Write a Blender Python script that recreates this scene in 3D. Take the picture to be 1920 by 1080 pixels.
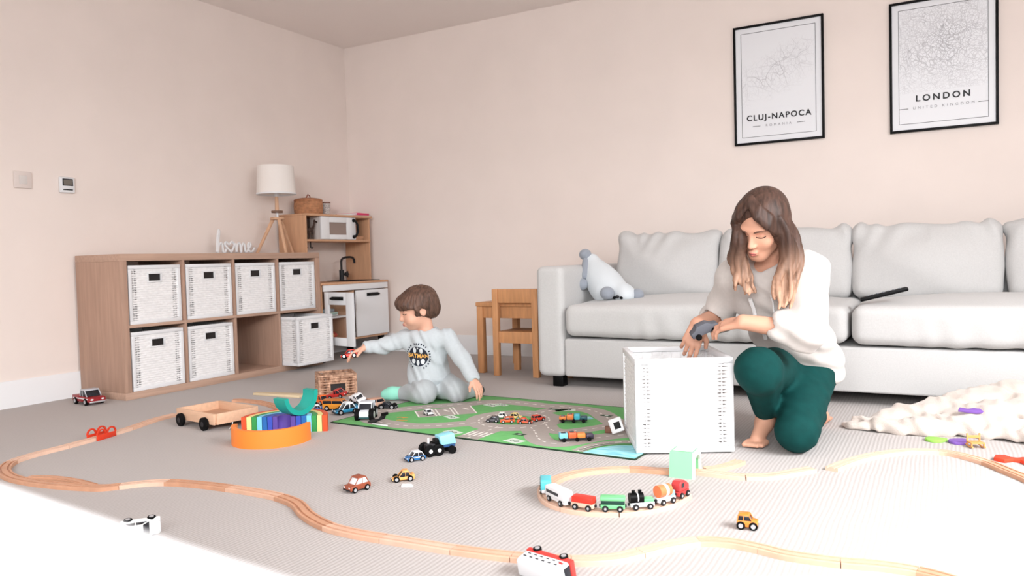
import bpy, bmesh, math, random
import numpy as np
from mathutils import Vector, Matrix
from mathutils.bvhtree import BVHTree
random.seed(7); np.random.seed(7)
for o in list(bpy.data.objects): bpy.data.objects.remove(o)
scene = bpy.context.scene
COL = scene.collection

# ---------------------------------------------------------------- camera
cam_data = bpy.data.cameras.new('camera')
cam_data.sensor_width = 36.0
cam_data.lens = 27.0
cam_data.clip_start = 0.02
cam = bpy.data.objects.new('camera', cam_data)
COL.objects.link(cam)
cam.matrix_world = Matrix(((0.87205, 0.00582, 0.48939, 4.1348),
                           (0.48866, 0.04554, -0.87129, -4.7478),
                           (-0.02735, 0.99895, 0.03687, 0.6825),
                           (0, 0, 0, 1)))
cam_data.dof.use_dof = True
cam_data.dof.focus_distance = 2.75
cam_data.dof.aperture_fstop = 5.2
scene.camera = cam

# ---------------------------------------------------------------- world, daylight, exposure
world = bpy.data.worlds.new('sky'); scene.world = world
world.use_nodes = True
bg = world.node_tree.nodes['Background']
bg.inputs[0].default_value = (0.93, 0.96, 1.0, 1)
bg.inputs[1].default_value = 1.6

def area_light(name, loc, target, sx, sy, power, color):
    l = bpy.data.lights.new(name, 'AREA'); l.shape = 'RECTANGLE'; l.size = sx; l.size_y = sy
    l.energy = power; l.color = color
    o = bpy.data.objects.new(name, l); COL.objects.link(o)
    o.location = loc
    o.rotation_euler = (Vector(target) - Vector(loc)).to_track_quat('-Z', 'Y').to_euler()
    return o
# daylight outside the big side window and outside the garden window behind the camera
area_light('daylight_side', (6.5, -3.5, 2.85), (3.6, -2.3, 0.1), 2.8, 1.8, 530, (0.97, 0.985, 1.0))
area_light('daylight_rear', (4.9, -8.0, 2.5), (4.0, -1.8, 0.5), 3.2, 2.2, 500, (0.97, 0.985, 1.0))
vs = scene.view_settings
vs.view_transform = 'Standard'; vs.look = 'None'; vs.gamma = 1.0; vs.use_curve_mapping = False
vs.exposure = 0.25

# ---------------------------------------------------------------- materials
def lin(c):
    c = c / 255.0
    return c / 12.92 if c <= 0.04045 else ((c + 0.055) / 1.055) ** 2.4
def rgb(r, g, b): return (lin(r), lin(g), lin(b), 1.0)
MATS = {}
def mat(name, col, rough=0.6, metal=0.0, noise=0.0, nscale=8.0, bump=0.0, bscale=200.0, stretch=(1, 1, 1), sheen=0.0, spec=0.35, col2=None):
    if name in MATS: return MATS[name]
    m = bpy.data.materials.new(name); m.use_nodes = True; MATS[name] = m
    nt = m.node_tree; b = nt.nodes['Principled BSDF']
    c = rgb(*col)
    b.inputs['Base Color'].default_value = c
    b.inputs['Roughness'].default_value = rough; b.inputs['Metallic'].default_value = metal
    b.inputs['Specular IOR Level'].default_value = spec
    if sheen: b.inputs['Sheen Weight'].default_value = sheen
    if noise or bump or col2:
        tc = nt.nodes.new('ShaderNodeTexCoord'); mp = nt.nodes.new('ShaderNodeMapping')
        mp.inputs['Scale'].default_value = stretch
        nt.links.new(tc.outputs['Object'], mp.inputs['Vector'])
    if noise or col2:
        n = nt.nodes.new('ShaderNodeTexNoise'); n.inputs['Scale'].default_value = nscale; n.inputs['Detail'].default_value = 5
        nt.links.new(mp.outputs[0], n.inputs['Vector'])
        r = nt.nodes.new('ShaderNodeValToRGB'); r.color_ramp.elements[0].position = 0.3; r.color_ramp.elements[1].position = 0.7
        c2 = rgb(*col2) if col2 else c
        k = noise
        r.color_ramp.elements[0].color = (c2[0] * (1 - k), c2[1] * (1 - k), c2[2] * (1 - k), 1)
        r.color_ramp.elements[1].color = (min(1, c[0] * (1 + k)), min(1, c[1] * (1 + k)), min(1, c[2] * (1 + k)), 1)
        nt.links.new(n.outputs['Fac'], r.inputs[0]); nt.links.new(r.outputs[0], b.inputs['Base Color'])
    if bump:
        n2 = nt.nodes.new('ShaderNodeTexNoise'); n2.inputs['Scale'].default_value = bscale; n2.inputs['Detail'].default_value = 3
        nt.links.new(mp.outputs[0], n2.inputs['Vector'])
        bp = nt.nodes.new('ShaderNodeBump'); bp.inputs['Strength'].default_value = bump; bp.inputs['Distance'].default_value = 0.004
        nt.links.new(n2.outputs['Fac'], bp.inputs['Height']); nt.links.new(bp.outputs[0], b.inputs['Normal'])
    return m
def paint(name, col, rough=0.4): return mat('paint_' + name, col, rough, spec=0.4)

M_WALL = mat('wall_paint', (243, 231, 224), 0.9, noise=0.02, nscale=3, bump=0.03, bscale=90, spec=0.1)
M_CEIL = mat('ceiling_paint', (249, 240, 235), 0.95, spec=0.1)
M_TRIM = mat('trim_white', (240, 241, 243), 0.45)
M_OAKF = mat('oak_veneer', (180, 147, 128), 0.55, noise=0.10, nscale=5, stretch=(14, 14, 0.8))
M_OAKH = mat('oak_veneer_lengthwise', (188, 156, 137), 0.55, noise=0.10, nscale=5, stretch=(14, 0.8, 14))
M_PINE = mat('pine', (206, 150, 104), 0.5, noise=0.12, nscale=6, stretch=(12, 12, 1.2))
M_BIRCH = mat('birch_ply', (206, 160, 126), 0.5, noise=0.07, nscale=6, stretch=(10, 10, 1.0))
M_BEECH = mat('beech_track', (224, 182, 156), 0.5, noise=0.06, nscale=10, stretch=(3, 3, 3))
M_BEECH2 = mat('beech_track_dark', (206, 156, 126), 0.5, noise=0.08, nscale=10, stretch=(3, 3, 3))
M_BEECH3 = mat('beech_track_pale', (228, 192, 170), 0.5, noise=0.05, nscale=10, stretch=(3, 3, 3))
M_PALEWOOD = mat('pale_wood', (238, 212, 190), 0.55, noise=0.08, nscale=6, stretch=(1.5, 10, 10))
M_WHITE = mat('white_lacquer', (234, 235, 237), 0.4)
M_WICKER = mat('white_wicker', (243, 242, 242), 0.65, noise=0.05, nscale=60)
M_BROWNWICK = mat('brown_wicker', (206, 168, 142), 0.7, noise=0.25, nscale=55, col2=(146, 102, 78))
M_SOFA = mat('sofa_fabric', (204, 203, 202), 0.95, noise=0.04, nscale=180, bump=0.25, bscale=700, sheen=0.15, spec=0.1)
M_BLACK = mat('black_plastic', (8, 8, 9), 0.45, spec=0.15)
M_DARK = mat('dark_grey', (36, 36, 40), 0.5)
M_RUBBER = mat('rubber_black', (10, 10, 11), 0.7, spec=0.15)
M_CHROME = mat('silver_plastic', (205, 206, 210), 0.3, metal=0.5)
M_GLASSDK = mat('toy_window', (28, 32, 40), 0.15, spec=0.6)
M_SKIN = mat('skin', (216, 162, 136), 0.5, noise=0.03, nscale=20, spec=0.3)
M_SKINB = mat('skin_child', (226, 174, 150), 0.5, noise=0.03, nscale=20, spec=0.3)

# carpet: loop pile in fine ribs running away from the camera
def carpet():
    m = bpy.data.materials.new('ribbed_carpet'); m.use_nodes = True
    nt = m.node_tree; b = nt.nodes['Principled BSDF']; N = nt.nodes.new; L = nt.links.new
    b.inputs['Roughness'].default_value = 0.97; b.inputs['Specular IOR Level'].default_value = 0.05
    tc = N('ShaderNodeTexCoord'); sep = N('ShaderNodeSeparateXYZ'); L(tc.outputs['Object'], sep.inputs[0])
    nz = N('ShaderNodeTexNoise'); nz.inputs['Scale'].default_value = 6; L(tc.outputs['Object'], nz.inputs['Vector'])
    ad = N('ShaderNodeMath'); ad.operation = 'MULTIPLY_ADD'; ad.inputs[1].default_value = 0.012; L(nz.outputs['Fac'], ad.inputs[0]); L(sep.outputs[0], ad.inputs[2])
    mu = N('ShaderNodeMath'); mu.operation = 'MULTIPLY'; mu.inputs[1].default_value = 2 * math.pi / 0.0125; L(ad.outputs[0], mu.inputs[0])
    sn = N('ShaderNodeMath'); sn.operation = 'SINE'; L(mu.outputs[0], sn.inputs[0])
    mp = N('ShaderNodeMapping'); mp.inputs['Scale'].default_value = (1, 0.6, 1); L(tc.outputs['Object'], mp.inputs[0])
    n2 = N('ShaderNodeTexNoise'); n2.inputs['Scale'].default_value = 160; n2.inputs['Detail'].default_value = 2; L(mp.outputs[0], n2.inputs['Vector'])
    h = N('ShaderNodeMath'); h.operation = 'MULTIPLY_ADD'; h.inputs[1].default_value = 1.6; L(n2.outputs['Fac'], h.inputs[0]); L(sn.outputs[0], h.inputs[2])
    r = N('ShaderNodeMapRange'); r.inputs[1].default_value = -0.6; r.inputs[2].default_value = 2.0; L(h.outputs[0], r.inputs[0])
    mx = N('ShaderNodeMix'); mx.data_type = 'RGBA'
    mx.inputs['A'].default_value = rgb(184, 178, 175); mx.inputs['B'].default_value = rgb(195, 190, 188)
    L(r.outputs[0], mx.inputs['Factor']); L(mx.outputs['Result'], b.inputs['Base Color'])
    bp = N('ShaderNodeBump'); bp.inputs['Strength'].default_value = 0.17; bp.inputs['Distance'].default_value = 0.002
    L(h.outputs[0], bp.inputs['Height']); L(bp.outputs[0], b.inputs['Normal'])
    return m
M_CARPET = carpet()

# ---------------------------------------------------------------- mesh helpers
class MB:
    """collects simple shapes; build() links them as ONE mesh object"""
    def __init__(s): s.v = []; s.f = []
    def add(s, vs, fs, M=None):
        n = len(s.v)
        for v in vs:
            v = Vector(v)
            s.v.append(tuple(M @ v) if M is not None else tuple(v))
        for f in fs: s.f.append(tuple(i + n for i in f))
        return s
    def _bm(s, bm, M=None):
        bm.verts.index_update()
        s.add([v.co.copy() for v in bm.verts], [[v.index for v in f.verts] for f in bm.faces], M); bm.free(); return s
    def box(s, c, d, bev=0.0, M=None, seg=2, rot=None):
        bm = bmesh.new(); bmesh.ops.create_cube(bm, size=1)
        bmesh.ops.scale(bm, vec=d, verts=bm.verts)
        if bev: bmesh.ops.bevel(bm, geom=bm.edges[:], offset=min(bev, min(d) * 0.45), segments=seg, affect='EDGES', profile=0.5)
        if rot is not None: bmesh.ops.transform(bm, matrix=rot.to_4x4(), verts=bm.verts)
        bmesh.ops.translate(bm, vec=c, verts=bm.verts)
        return s._bm(bm, M)
    def box2(s, a, b, bev=0.0, M=None, seg=2):
        return s.box([(a[i] + b[i]) / 2 for i in range(3)], [abs(b[i] - a[i]) for i in range(3)], bev, M, seg)
    def prism(s, prof, axis, lo, hi, bev=0.0, M=None, seg=2):
        """prof: 2D points; axis 'y' -> (x,z) extruded along y, 'z' -> (x,y) along z, 'x' -> (y,z) along x"""
        def P(p, t):
            return {'y': (p[0], t, p[1]), 'z': (p[0], p[1], t), 'x': (t, p[0], p[1])}[axis]
        n = len(prof); bm = bmesh.new()
        a = [bm.verts.new(P(p, lo)) for p in prof]; b = [bm.verts.new(P(p, hi)) for p in prof]
        bm.faces.new(a); bm.faces.new(b[::-1])
        for i in range(n): bm.faces.new((a[i], b[i], b[(i + 1) % n], a[(i + 1) % n])[::-1])
        bmesh.ops.recalc_face_normals(bm, faces=bm.faces)
        if bev: bmesh.ops.bevel(bm, geom=bm.edges[:], offset=bev, segments=seg, affect='EDGES', profile=0.5, clamp_overlap=True)
        bmesh.ops.triangulate(bm, faces=[f for f in bm.faces if len(f.verts) > 4])
        return s._bm(bm, M)
    def tube(s, pts, r, n=8, M=None, caps=True, flat=None):
        pts = [Vector(p) for p in pts]; k = len(pts)
        rs = r if isinstance(r, (list, tuple)) else [r] * k
        vs = []; fs = []; up = None
        for i, p in enumerate(pts):
            t = (pts[min(i + 1, k - 1)] - pts[max(i - 1, 0)])
            t = t.normalized() if t.length > 1e-9 else Vector((0, 0, 1))
            if up is None:
                up = Vector((0, 0, 1)) if abs(t.z) < 0.9 else Vector((1, 0, 0))
            a = t.cross(up); a = a.normalized() if a.length > 1e-6 else t.orthogonal().normalized()
            b = a.cross(t).normalized(); up = b
            for j in range(n):
                an = 2 * math.pi * j / n
                vs.append(p + a * math.cos(an) * rs[i] + b * math.sin(an) * rs[i] * (flat or 1))
        for i in range(k - 1):
            for j in range(n):
                fs.append((i * n + j, i * n + (j + 1) % n, (i + 1) * n + (j + 1) % n, (i + 1) * n + j))
        if caps:
            fs.append(tuple(range(n))[::-1]); fs.append(tuple((k - 1) * n + j for j in range(n)))
        return s.add(vs, fs, M)
    def cyl(s, a, b, ra, rb=None, n=16, M=None):
        return s.tube([a, b], [ra, ra if rb is None else rb], n, M)
    def lathe(s, prof, n=24, c=(0, 0, 0), M=None):
        vs = []; fs = []; k = len(prof)
        for r, z in prof:
            for j in range(n):
                an = 2 * math.pi * j / n; vs.append((c[0] + r * math.cos(an), c[1] + r * math.sin(an), c[2] + z))
        for i in range(k - 1):
            for j in range(n):
                fs.append((i * n + j, i * n + (j + 1) % n, (i + 1) * n + (j + 1) % n, (i + 1) * n + j))
        return s.add(vs, fs, M)
    def ball(s, c, r, M=None, u=14, v=8):
        rx, ry, rz = r if isinstance(r, (list, tuple)) else (r, r, r)
        bm = bmesh.new(); bmesh.ops.create_uvsphere(bm, u_segments=u, v_segments=v, radius=1)
        bmesh.ops.scale(bm, vec=(rx, ry, rz), verts=bm.verts); bmesh.ops.translate(bm, vec=c, verts=bm.verts)
        return s._bm(bm, M)
    def halfring(s, ro, ri, h, n=24, a0=0.0, a1=math.pi, M=None):
        """arch in the xz plane extruded along y (0..h)"""
        vs = []; fs = []
        for i in range(n + 1):
            a = a0 + (a1 - a0) * i / n; c, q = math.cos(a), math.sin(a)
            vs += [(ro * c, 0, ro * q), (ro * c, h, ro * q), (ri * c, h, ri * q), (ri * c, 0, ri * q)]
        for i in range(n):
            for j in range(4):
                fs.append((4 * i + j, 4 * (i + 1) + j, 4 * (i + 1) + (j + 1) % 4, 4 * i + (j + 1) % 4))
        fs.append((0, 1, 2, 3)); fs.append((4 * n + 3, 4 * n + 2, 4 * n + 1, 4 * n))
        return s.add(vs, fs, M)
    def mesh(s, name, m, smooth=True, angle=35):
        me = bpy.data.meshes.new(name); me.from_pydata(s.v, [], s.f); me.update()
        bm = bmesh.new(); bm.from_mesh(me); bmesh.ops.recalc_face_normals(bm, faces=bm.faces); bm.to_mesh(me); bm.free()
        if smooth:
            me.shade_smooth(); me.set_sharp_from_angle(angle=math.radians(angle))
        if m is not None: me.materials.append(m)
        return me
    def build(s, name, m, parent=None, smooth=True, angle=35):
        return link(name, s.mesh(name, m, smooth, angle), parent)

def link(name, me, parent=None):
    o = bpy.data.objects.new(name, me); COL.objects.link(o)
    if parent is not None: o.parent = parent
    return o
def tag(o, label=None, cat=None, group=None, kind=None):
    if label: o['label'] = label
    if cat: o['category'] = cat
    if group: o['group'] = group
    if kind: o['kind'] = kind
    return o
def thing(name, label, cat, loc=(0, 0, 0), rz=0.0, group=None, rot=None):
    o = bpy.data.objects.new(name, None); COL.objects.link(o)
    o.empty_display_size = 0.05
    o.location = loc; o.rotation_euler = rot if rot is not None else (0, 0, rz)
    return tag(o, label, cat, group)
def structure(name, mb, m, parent=None, **k):
    o = mb.build(name, m, parent, **k)
    if parent is None: o['kind'] = 'structure'
    return o
def copy_tree(o, parent=None):
    c = o.copy(); COL.objects.link(c)
    if parent is not None: c.parent = parent
    for ch in list(o.children): copy_tree(ch, c)
    return c
def text_mesh(txt, size, extrude=0.0, spacing=1.0, bold=0.0):
    cu = bpy.data.curves.new('lettering', 'FONT'); cu.body = txt; cu.size = size; cu.extrude = extrude
    cu.align_x = 'CENTER'; cu.space_character = spacing; cu.offset = bold
    o = bpy.data.objects.new('lettering_tmp', cu); COL.objects.link(o)
    dg = bpy.context.evaluated_depsgraph_get()
    me = bpy.data.meshes.new_from_object(o.evaluated_get(dg))
    bpy.data.objects.remove(o); bpy.data.curves.remove(cu)
    return me

# ---------------------------------------------------------------- signed distance bodies (one continuous surface)
def unit(v): v = np.asarray(v, float); return v / np.linalg.norm(v)
def frame(fwd, up):
    """columns: left, forward, up"""
    f = unit(fwd); l = unit(np.cross(up, f)); u = np.cross(f, l)
    return np.stack([l, f, u], 1)
class SDF:
    def __init__(s): s.ops = []; s.R = np.eye(3); s.t = np.zeros(3); s.sc = 1.0; s.rip = []
    def at(s, R=None, t=None, sc=1.0):
        s.R = np.eye(3) if R is None else np.asarray(R, float); s.t = np.zeros(3) if t is None else np.asarray(t, float); s.sc = sc; return s
    def P(s, p): return s.R @ (np.asarray(p, float) * s.sc) + s.t
    def cap(s, a, b, ra, rb=None, k=0.02, sub=False):
        rb = ra if rb is None else rb
        s.ops.append(('cap', s.P(a), s.P(b), ra * s.sc, rb * s.sc, k * s.sc, sub)); return s
    def chain(s, pts, rs, k=0.02, sub=False):
        if not isinstance(rs, (list, tuple)): rs = [rs] * len(pts)
        for i in range(len(pts) - 1): s.cap(pts[i], pts[i + 1], rs[i], rs[i + 1], k, sub)
        return s
    def ell(s, c, r, R=None, k=0.02, sub=False):
        R = np.eye(3) if R is None else np.asarray(R, float)
        if not isinstance(r, (list, tuple)): r = (r, r, r)
        s.ops.append(('ell', s.P(c), np.asarray(r, float) * s.sc, s.R @ R, k * s.sc, sub)); return s
    def box(s, c, hs, rd=0.01, R=None, k=0.02, sub=False):
        R = np.eye(3) if R is None else np.asarray(R, float)
        s.ops.append(('box', s.P(c), np.asarray(hs, float) * s.sc, rd * s.sc, s.R @ R, k * s.sc, sub)); return s
    def cut(s, p, n):
        s.ops.append(('cut', s.P(p), s.R @ unit(n))); return s
    def _bounds(s, o):
        if o[0] == 'cap':
            r = max(o[3], o[4]); return np.minimum(o[1], o[2]) - r, np.maximum(o[1], o[2]) + r
        if o[0] == 'ell':
            e = np.sqrt((o[3] ** 2 @ np.ones((3, 1))) if False else ((o[3] * o[2]) ** 2).sum(1)); return o[1] - e, o[1] + e
        if o[0] == 'box':
            e = np.abs(o[4]) @ o[2]; return o[1] - e, o[1] + e
    def mesh(s, h, smooth=1):
        lo = np.full(3, 1e9); hi = -lo
        for o in s.ops:
            if o[0] == 'cut' or o[-1] is True: continue
            a, b = s._bounds(o); lo = np.minimum(lo, a); hi = np.maximum(hi, b)
        lo = lo - 4 * h - 0.01; hi = hi + 4 * h + 0.01
        n = np.ceil((hi - lo) / h).astype(int) + 1
        D = np.full(n, 0.06, np.float32)
        ax = [(lo[i] + h * np.arange(n[i])).astype(np.float32) for i in range(3)]
        for o in s.ops:
            if o[0] == 'cut':
                d = ((ax[0] - o[1][0]) * o[2][0])[:, None, None] + ((ax[1] - o[1][1]) * o[2][1])[None, :, None] + ((ax[2] - o[1][2]) * o[2][2])[None, None, :]
                np.maximum(D, d.astype(np.float32), out=D); continue
            k = max(o[-2], 1e-5); sub = o[-1]
            a, b = s._bounds(o); m = k + 3 * h
            i0 = np.maximum(np.floor((a - m - lo) / h).astype(int), 0); i1 = np.minimum(np.ceil((b + m - lo) / h).astype(int) + 1, n)
            if (i1 <= i0).any(): continue
            sl = tuple(slice(i0[i], i1[i]) for i in range(3))
            X = ax[0][sl[0]][:, None, None]; Y = ax[1][sl[1]][None, :, None]; Z = ax[2][sl[2]][None, None, :]
            if o[0] == 'cap':
                p, q, ra, rb = o[1], o[2], o[3], o[4]; ba = q - p; L2 = max(float(ba @ ba), 1e-12)
                dx, dy, dz = X - np.float32(p[0]), Y - np.float32(p[1]), Z - np.float32(p[2])
                t = np.clip((dx * ba[0] + dy * ba[1] + dz * ba[2]) / L2, 0, 1).astype(np.float32)
                d = np.sqrt((dx - t * ba[0]) ** 2 + (dy - t * ba[1]) ** 2 + (dz - t * ba[2]) ** 2) - (ra + t * (rb - ra))
            else:
                R = o[3] if o[0] == 'ell' else o[4]
                dx, dy, dz = X - np.float32(o[1][0]), Y - np.float32(o[1][1]), Z - np.float32(o[1][2])
                u = [dx * R[0, i] + dy * R[1, i] + dz * R[2, i] for i in range(3)]
                if o[0] == 'ell':
                    r = o[2]
                    k0 = np.sqrt((u[0] / r[0]) ** 2 + (u[1] / r[1]) ** 2 + (u[2] / r[2]) ** 2)
                    k1 = np.sqrt((u[0] / r[0] ** 2) ** 2 + (u[1] / r[1] ** 2) ** 2 + (u[2] / r[2] ** 2) ** 2)
                    d = np.where(k1 < 1e-6, -min(r), k0 * (k0 - 1) / np.maximum(k1, 1e-6))
                else:
                    hs, rd = o[2], o[3]
                    q = [np.abs(u[i]) - (hs[i] - rd) for i in range(3)]
                    d = np.sqrt(sum(np.maximum(v, 0) ** 2 for v in q)) + np.minimum(np.maximum(np.maximum(q[0], q[1]), q[2]), 0) - rd
            d = d.astype(np.float32); E = D[sl]
            if sub:
                e = np.maximum(k - np.abs(E + d), 0) / k; D[sl] = np.maximum(E, -d) + e * e * k * 0.25
            else:
                e = np.maximum(k - np.abs(E - d), 0) / k; D[sl] = np.minimum(E, d) - e * e * k * 0.25
        if s.rip:
            idx = np.nonzero(np.abs(D) < 0.03)
            Pw = np.stack([ax[i][idx[i]] for i in range(3)], 1)
            add = np.zeros(len(Pw), np.float32)
            for f in s.rip: add += f(Pw)
            D[idx] += add
        return nets(D, lo, h, smooth)
    def build(s, name, m, h, parent=None, origin=(0, 0, 0), smooth=1):
        V, F = s.mesh(h, smooth); V = V - np.asarray(origin)
        me = bpy.data.meshes.new(name); me.from_pydata(V.tolist(), [], F.tolist()); me.update(); me.shade_smooth()
        me.materials.append(m)
        o = link(name, me, parent)
        return o
def nets(D, lo, h, smooth=1):
    S = D < 0
    c = [S[i:S.shape[0] - 1 + i, j:S.shape[1] - 1 + j, k:S.shape[2] - 1 + k] for i in (0, 1) for j in (0, 1) for k in (0, 1)]
    anyv = c[0].copy(); allv = c[0].copy()
    for q in c[1:]: anyv |= q; allv &= q
    I, J, K = np.nonzero(anyv & ~allv)
    idx = np.full(anyv.shape, -1, np.int64); idx[I, J, K] = np.arange(len(I))
    off = np.array([(i, j, k) for i in (0, 1) for j in (0, 1) for k in (0, 1)])
    val = [D[I + o[0], J + o[1], K + o[2]].astype(float) for o in off]
    pos = np.zeros((len(I), 3)); cnt = np.zeros(len(I))
    for a in range(8):
        for b in range(a + 1, 8):
            if np.abs(off[a] - off[b]).sum() != 1: continue
            cr = (val[a] < 0) != (val[b] < 0)
            t = np.where(cr, val[a] / np.where(cr, val[a] - val[b], 1), 0)
            pos += cr[:, None] * (off[a] + t[:, None] * (off[b] - off[a])); cnt += cr
    V = (np.stack([I, J, K], 1) + pos / cnt[:, None])
    F = []
    n = np.array(D.shape)
    for axn in range(3):
        o1 = [0, 0, 0]; o1[axn] = 1
        sl0 = [slice(1, n[i] - 1) for i in range(3)]; sl1 = list(sl0)
        sl0[axn] = slice(0, n[axn] - 1); sl1[axn] = slice(1, n[axn])
        a = S[tuple(sl0)]; b = S[tuple(sl1)]
        e = np.nonzero(a != b)
        base = np.stack([e[i] + (0 if i == axn else 1) for i in range(3)], 1)
        sg = a[e]
        u, w = [(1, 2), (2, 0), (0, 1)][axn]
        def cell(du, dw):
            q = base.copy(); q[:, u] -= du; q[:, w] -= dw; return idx[q[:, 0], q[:, 1], q[:, 2]]
        q = np.stack([cell(1, 1), cell(0, 1), cell(0, 0), cell(1, 0)], 1)
        q[~sg] = q[~sg][:, ::-1]
        F.append(q)
    F = np.concatenate(F)
    F = F[(F >= 0).all(1)]
    for _ in range(smooth):
        acc = np.zeros_like(V); ct = np.zeros(len(V))
        for i in range(4):
            p, q = F[:, i], F[:, (i + 1) % 4]
            np.add.at(acc, p, V[q]); np.add.at(acc, q, V[p]); np.add.at(ct, p, 1); np.add.at(ct, q, 1)
        V = 0.5 * V + 0.5 * acc / np.maximum(ct, 1)[:, None]
    return V * h + lo, F
def ripple(amp, fx, fy, fz, ph=0.0, fx2=0, fy2=0, fz2=0):
    def f(P):
        a = np.sin(P[:, 0] * fx + P[:, 1] * fy + P[:, 2] * fz + ph + 1.7 * np.sin(P[:, 0] * fx2 + P[:, 1] * fy2 + P[:, 2] * fz2))
        return (amp * a).astype(np.float32)
    return f
def catmull(pts, n=10):
    P = [Vector(p) for p in pts]; out = []
    for i in range(len(P) - 1):
        p0, p1, p2, p3 = P[max(i - 1, 0)], P[i], P[i + 1], P[min(i + 2, len(P) - 1)]
        for j in range(n):
            t = j / n
            out.append(0.5 * ((2 * p1) + (-p0 + p2) * t + (2 * p0 - 5 * p1 + 4 * p2 - p3) * t * t + (-p0 + 3 * p1 - 3 * p2 + p3) * t ** 3))
    out.append(P[-1]); return out
# ================================================================= SETTING
RX, RY, RH = 5.6, -6.4, 2.39          # right wall, rear wall, ceiling height
f = MB().box2((-0.1, RY - 0.1, -0.1), (RX + 0.1, 0.1, 0.0)); structure('floor', f, M_CARPET, smooth=False)
structure('ceiling', MB().box2((-0.1, RY - 0.1, RH), (RX + 0.1, 0.1, RH + 0.1)), M_CEIL, smooth=False)
structure('wall_left', MB().box2((-0.1, RY, 0), (0, 0, RH)), M_WALL, smooth=False)
structure('wall_back', MB().box2((-0.1, 0, 0), (RX + 0.1, 0.1, RH)), M_WALL, smooth=False)
def wall_with_opening(name, axis, pos, thick, a0, a1, o0, o1, z0, z1):
    m = MB()
    def bx(u0, u1, w0, w1):
        if axis == 'x': m.box2((pos, u0, w0), (pos + thick, u1, w1))
        else: m.box2((u0, pos, w0), (u1, pos + thick, w1))
    bx(a0, o0, 0, RH); bx(o1, a1, 0, RH); bx(o0, o1, 0, z0); bx(o0, o1, z1, RH)
    structure(name, m, M_WALL, smooth=False)
wall_with_opening('wall_right', 'x', RX, 0.1, RY, 0.0, -4.9, -2.1, 0.62, 2.15)
wall_with_opening('wall_front', 'y', RY - 0.1, 0.1, -0.1, RX + 0.1, 2.6, 5.4, 0.06, 2.15)
M_PANE = bpy.data.materials.new('window_pane'); M_PANE.use_nodes = True
nt = M_PANE.node_tree; nt.nodes.clear()
_o = nt.nodes.new('ShaderNodeOutputMaterial'); _m = nt.nodes.new('ShaderNodeMixShader'); _t = nt.nodes.new('ShaderNodeBsdfTransparent'); _g = nt.nodes.new('ShaderNodeBsdfGlossy')
_g.inputs['Roughness'].default_value = 0.05; _m.inputs[0].default_value = 0.06
nt.links.new(_t.outputs[0], _m.inputs[1]); nt.links.new(_g.outputs[0], _m.inputs[2]); nt.links.new(_m.outputs[0], _o.inputs[0])
def window(name, axis, pos, o0, o1, z0, z1, nb):
    fr = MB(); w = 0.05
    def bx(m, u0, u1, w0, w1, d0, d1):
        if axis == 'x': m.box2((pos + d0, u0, w0), (pos + d1, u1, w1))
        else: m.box2((u0, pos + d0, w0), (u1, pos + d1, w1))
    bx(fr, o0, o1, z0, z0 + w, 0.02, 0.08); bx(fr, o0, o1, z1 - w, z1, 0.02, 0.08)
    st = (o1 - o0 - w) / nb
    for i in range(nb + 1): bx(fr, o0 + i * st, o0 + i * st + w, z0, z1, 0.02, 0.08)
    root = structure(name, fr, M_TRIM, smooth=False)
    for i in range(nb):
        p = MB(); bx(p, o0 + i * st + w, o0 + (i + 1) * st, z0 + w, z1 - w, 0.046, 0.052); p.build('pane', M_PANE, root, smooth=False)
    s = MB()
    if axis == 'x': s.box2((pos - 0.08, o0 - 0.05, z0 - 0.03), (pos + 0.02, o1 + 0.05, z0), 0.006)
    else: s.box2((o0 - 0.05, pos + 0.08, z0 - 0.03), (o1 + 0.05, pos + 0.18, z0), 0.006)
    s.build('window_sill', M_TRIM, root)
window('window_1', 'x', RX, -4.9, -2.1, 0.62, 2.15, 3)
window('window_2', 'y', RY - 0.1, 2.6, 5.4, 0.06, 2.15, 3)
bb = [(0, 0), (0.016, 0), (0.016, 0.118), (0.010, 0.128), (0.008, 0.137), (0, 0.137)]
structure('baseboard_left', MB().prism(bb, 'y', RY, 0), M_TRIM)
structure('baseboard_back', MB().prism([(-y, z) for y, z in bb], 'x', 0.0165, RX - 0.0165), M_TRIM)
structure('baseboard_right', MB().prism([(RX - x, z) for x, z in bb], 'y', RY, 0), M_TRIM)
structure('baseboard_front', MB().prism([(RY + y, z) for y, z in bb], 'x', 0.0165, 2.5), M_TRIM)

# wall fittings
t = thing('wall_socket', 'pale square blank wall plate with a small centre screw on the left wall', 'socket', (0.0, -2.509, 1.162))
MB().box((0.006, 0, 0), (0.010, 0.088, 0.086), 0.004).build('plate', mat('plate_beige', (228, 216, 210), 0.5), t)
MB().cyl((0.010, 0, -0.008), (0.014, 0, -0.008), 0.004, n=10).build('screw', M_CHROME, t)
MB().box((0.0125, 0, 0), (0.004, 0.04, 0.044), 0.002).build('insert', mat('plate_grey', (220, 214, 210), 0.5), t)
t = thing('thermostat', 'small white thermostat with a grey display on the left wall', 'thermostat', (0.0, -2.283, 1.151))
MB().box((0.010, 0, 0), (0.020, 0.082, 0.086), 0.008).build('casing', M_WHITE, t)
MB().box((0.0205, 0, 0.014), (0.004, 0.056, 0.038), 0.001).build('display_bezel', M_DARK, t)
MB().box((0.0222, 0, 0.013), (0.003, 0.046, 0.028), 0.001).build('display', mat('lcd', (118, 112, 104), 0.3), t)
MB().box((0.0205, 0, -0.026), (0.004, 0.052, 0.006), 0.001).build('slot', M_BLACK, t)

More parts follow.
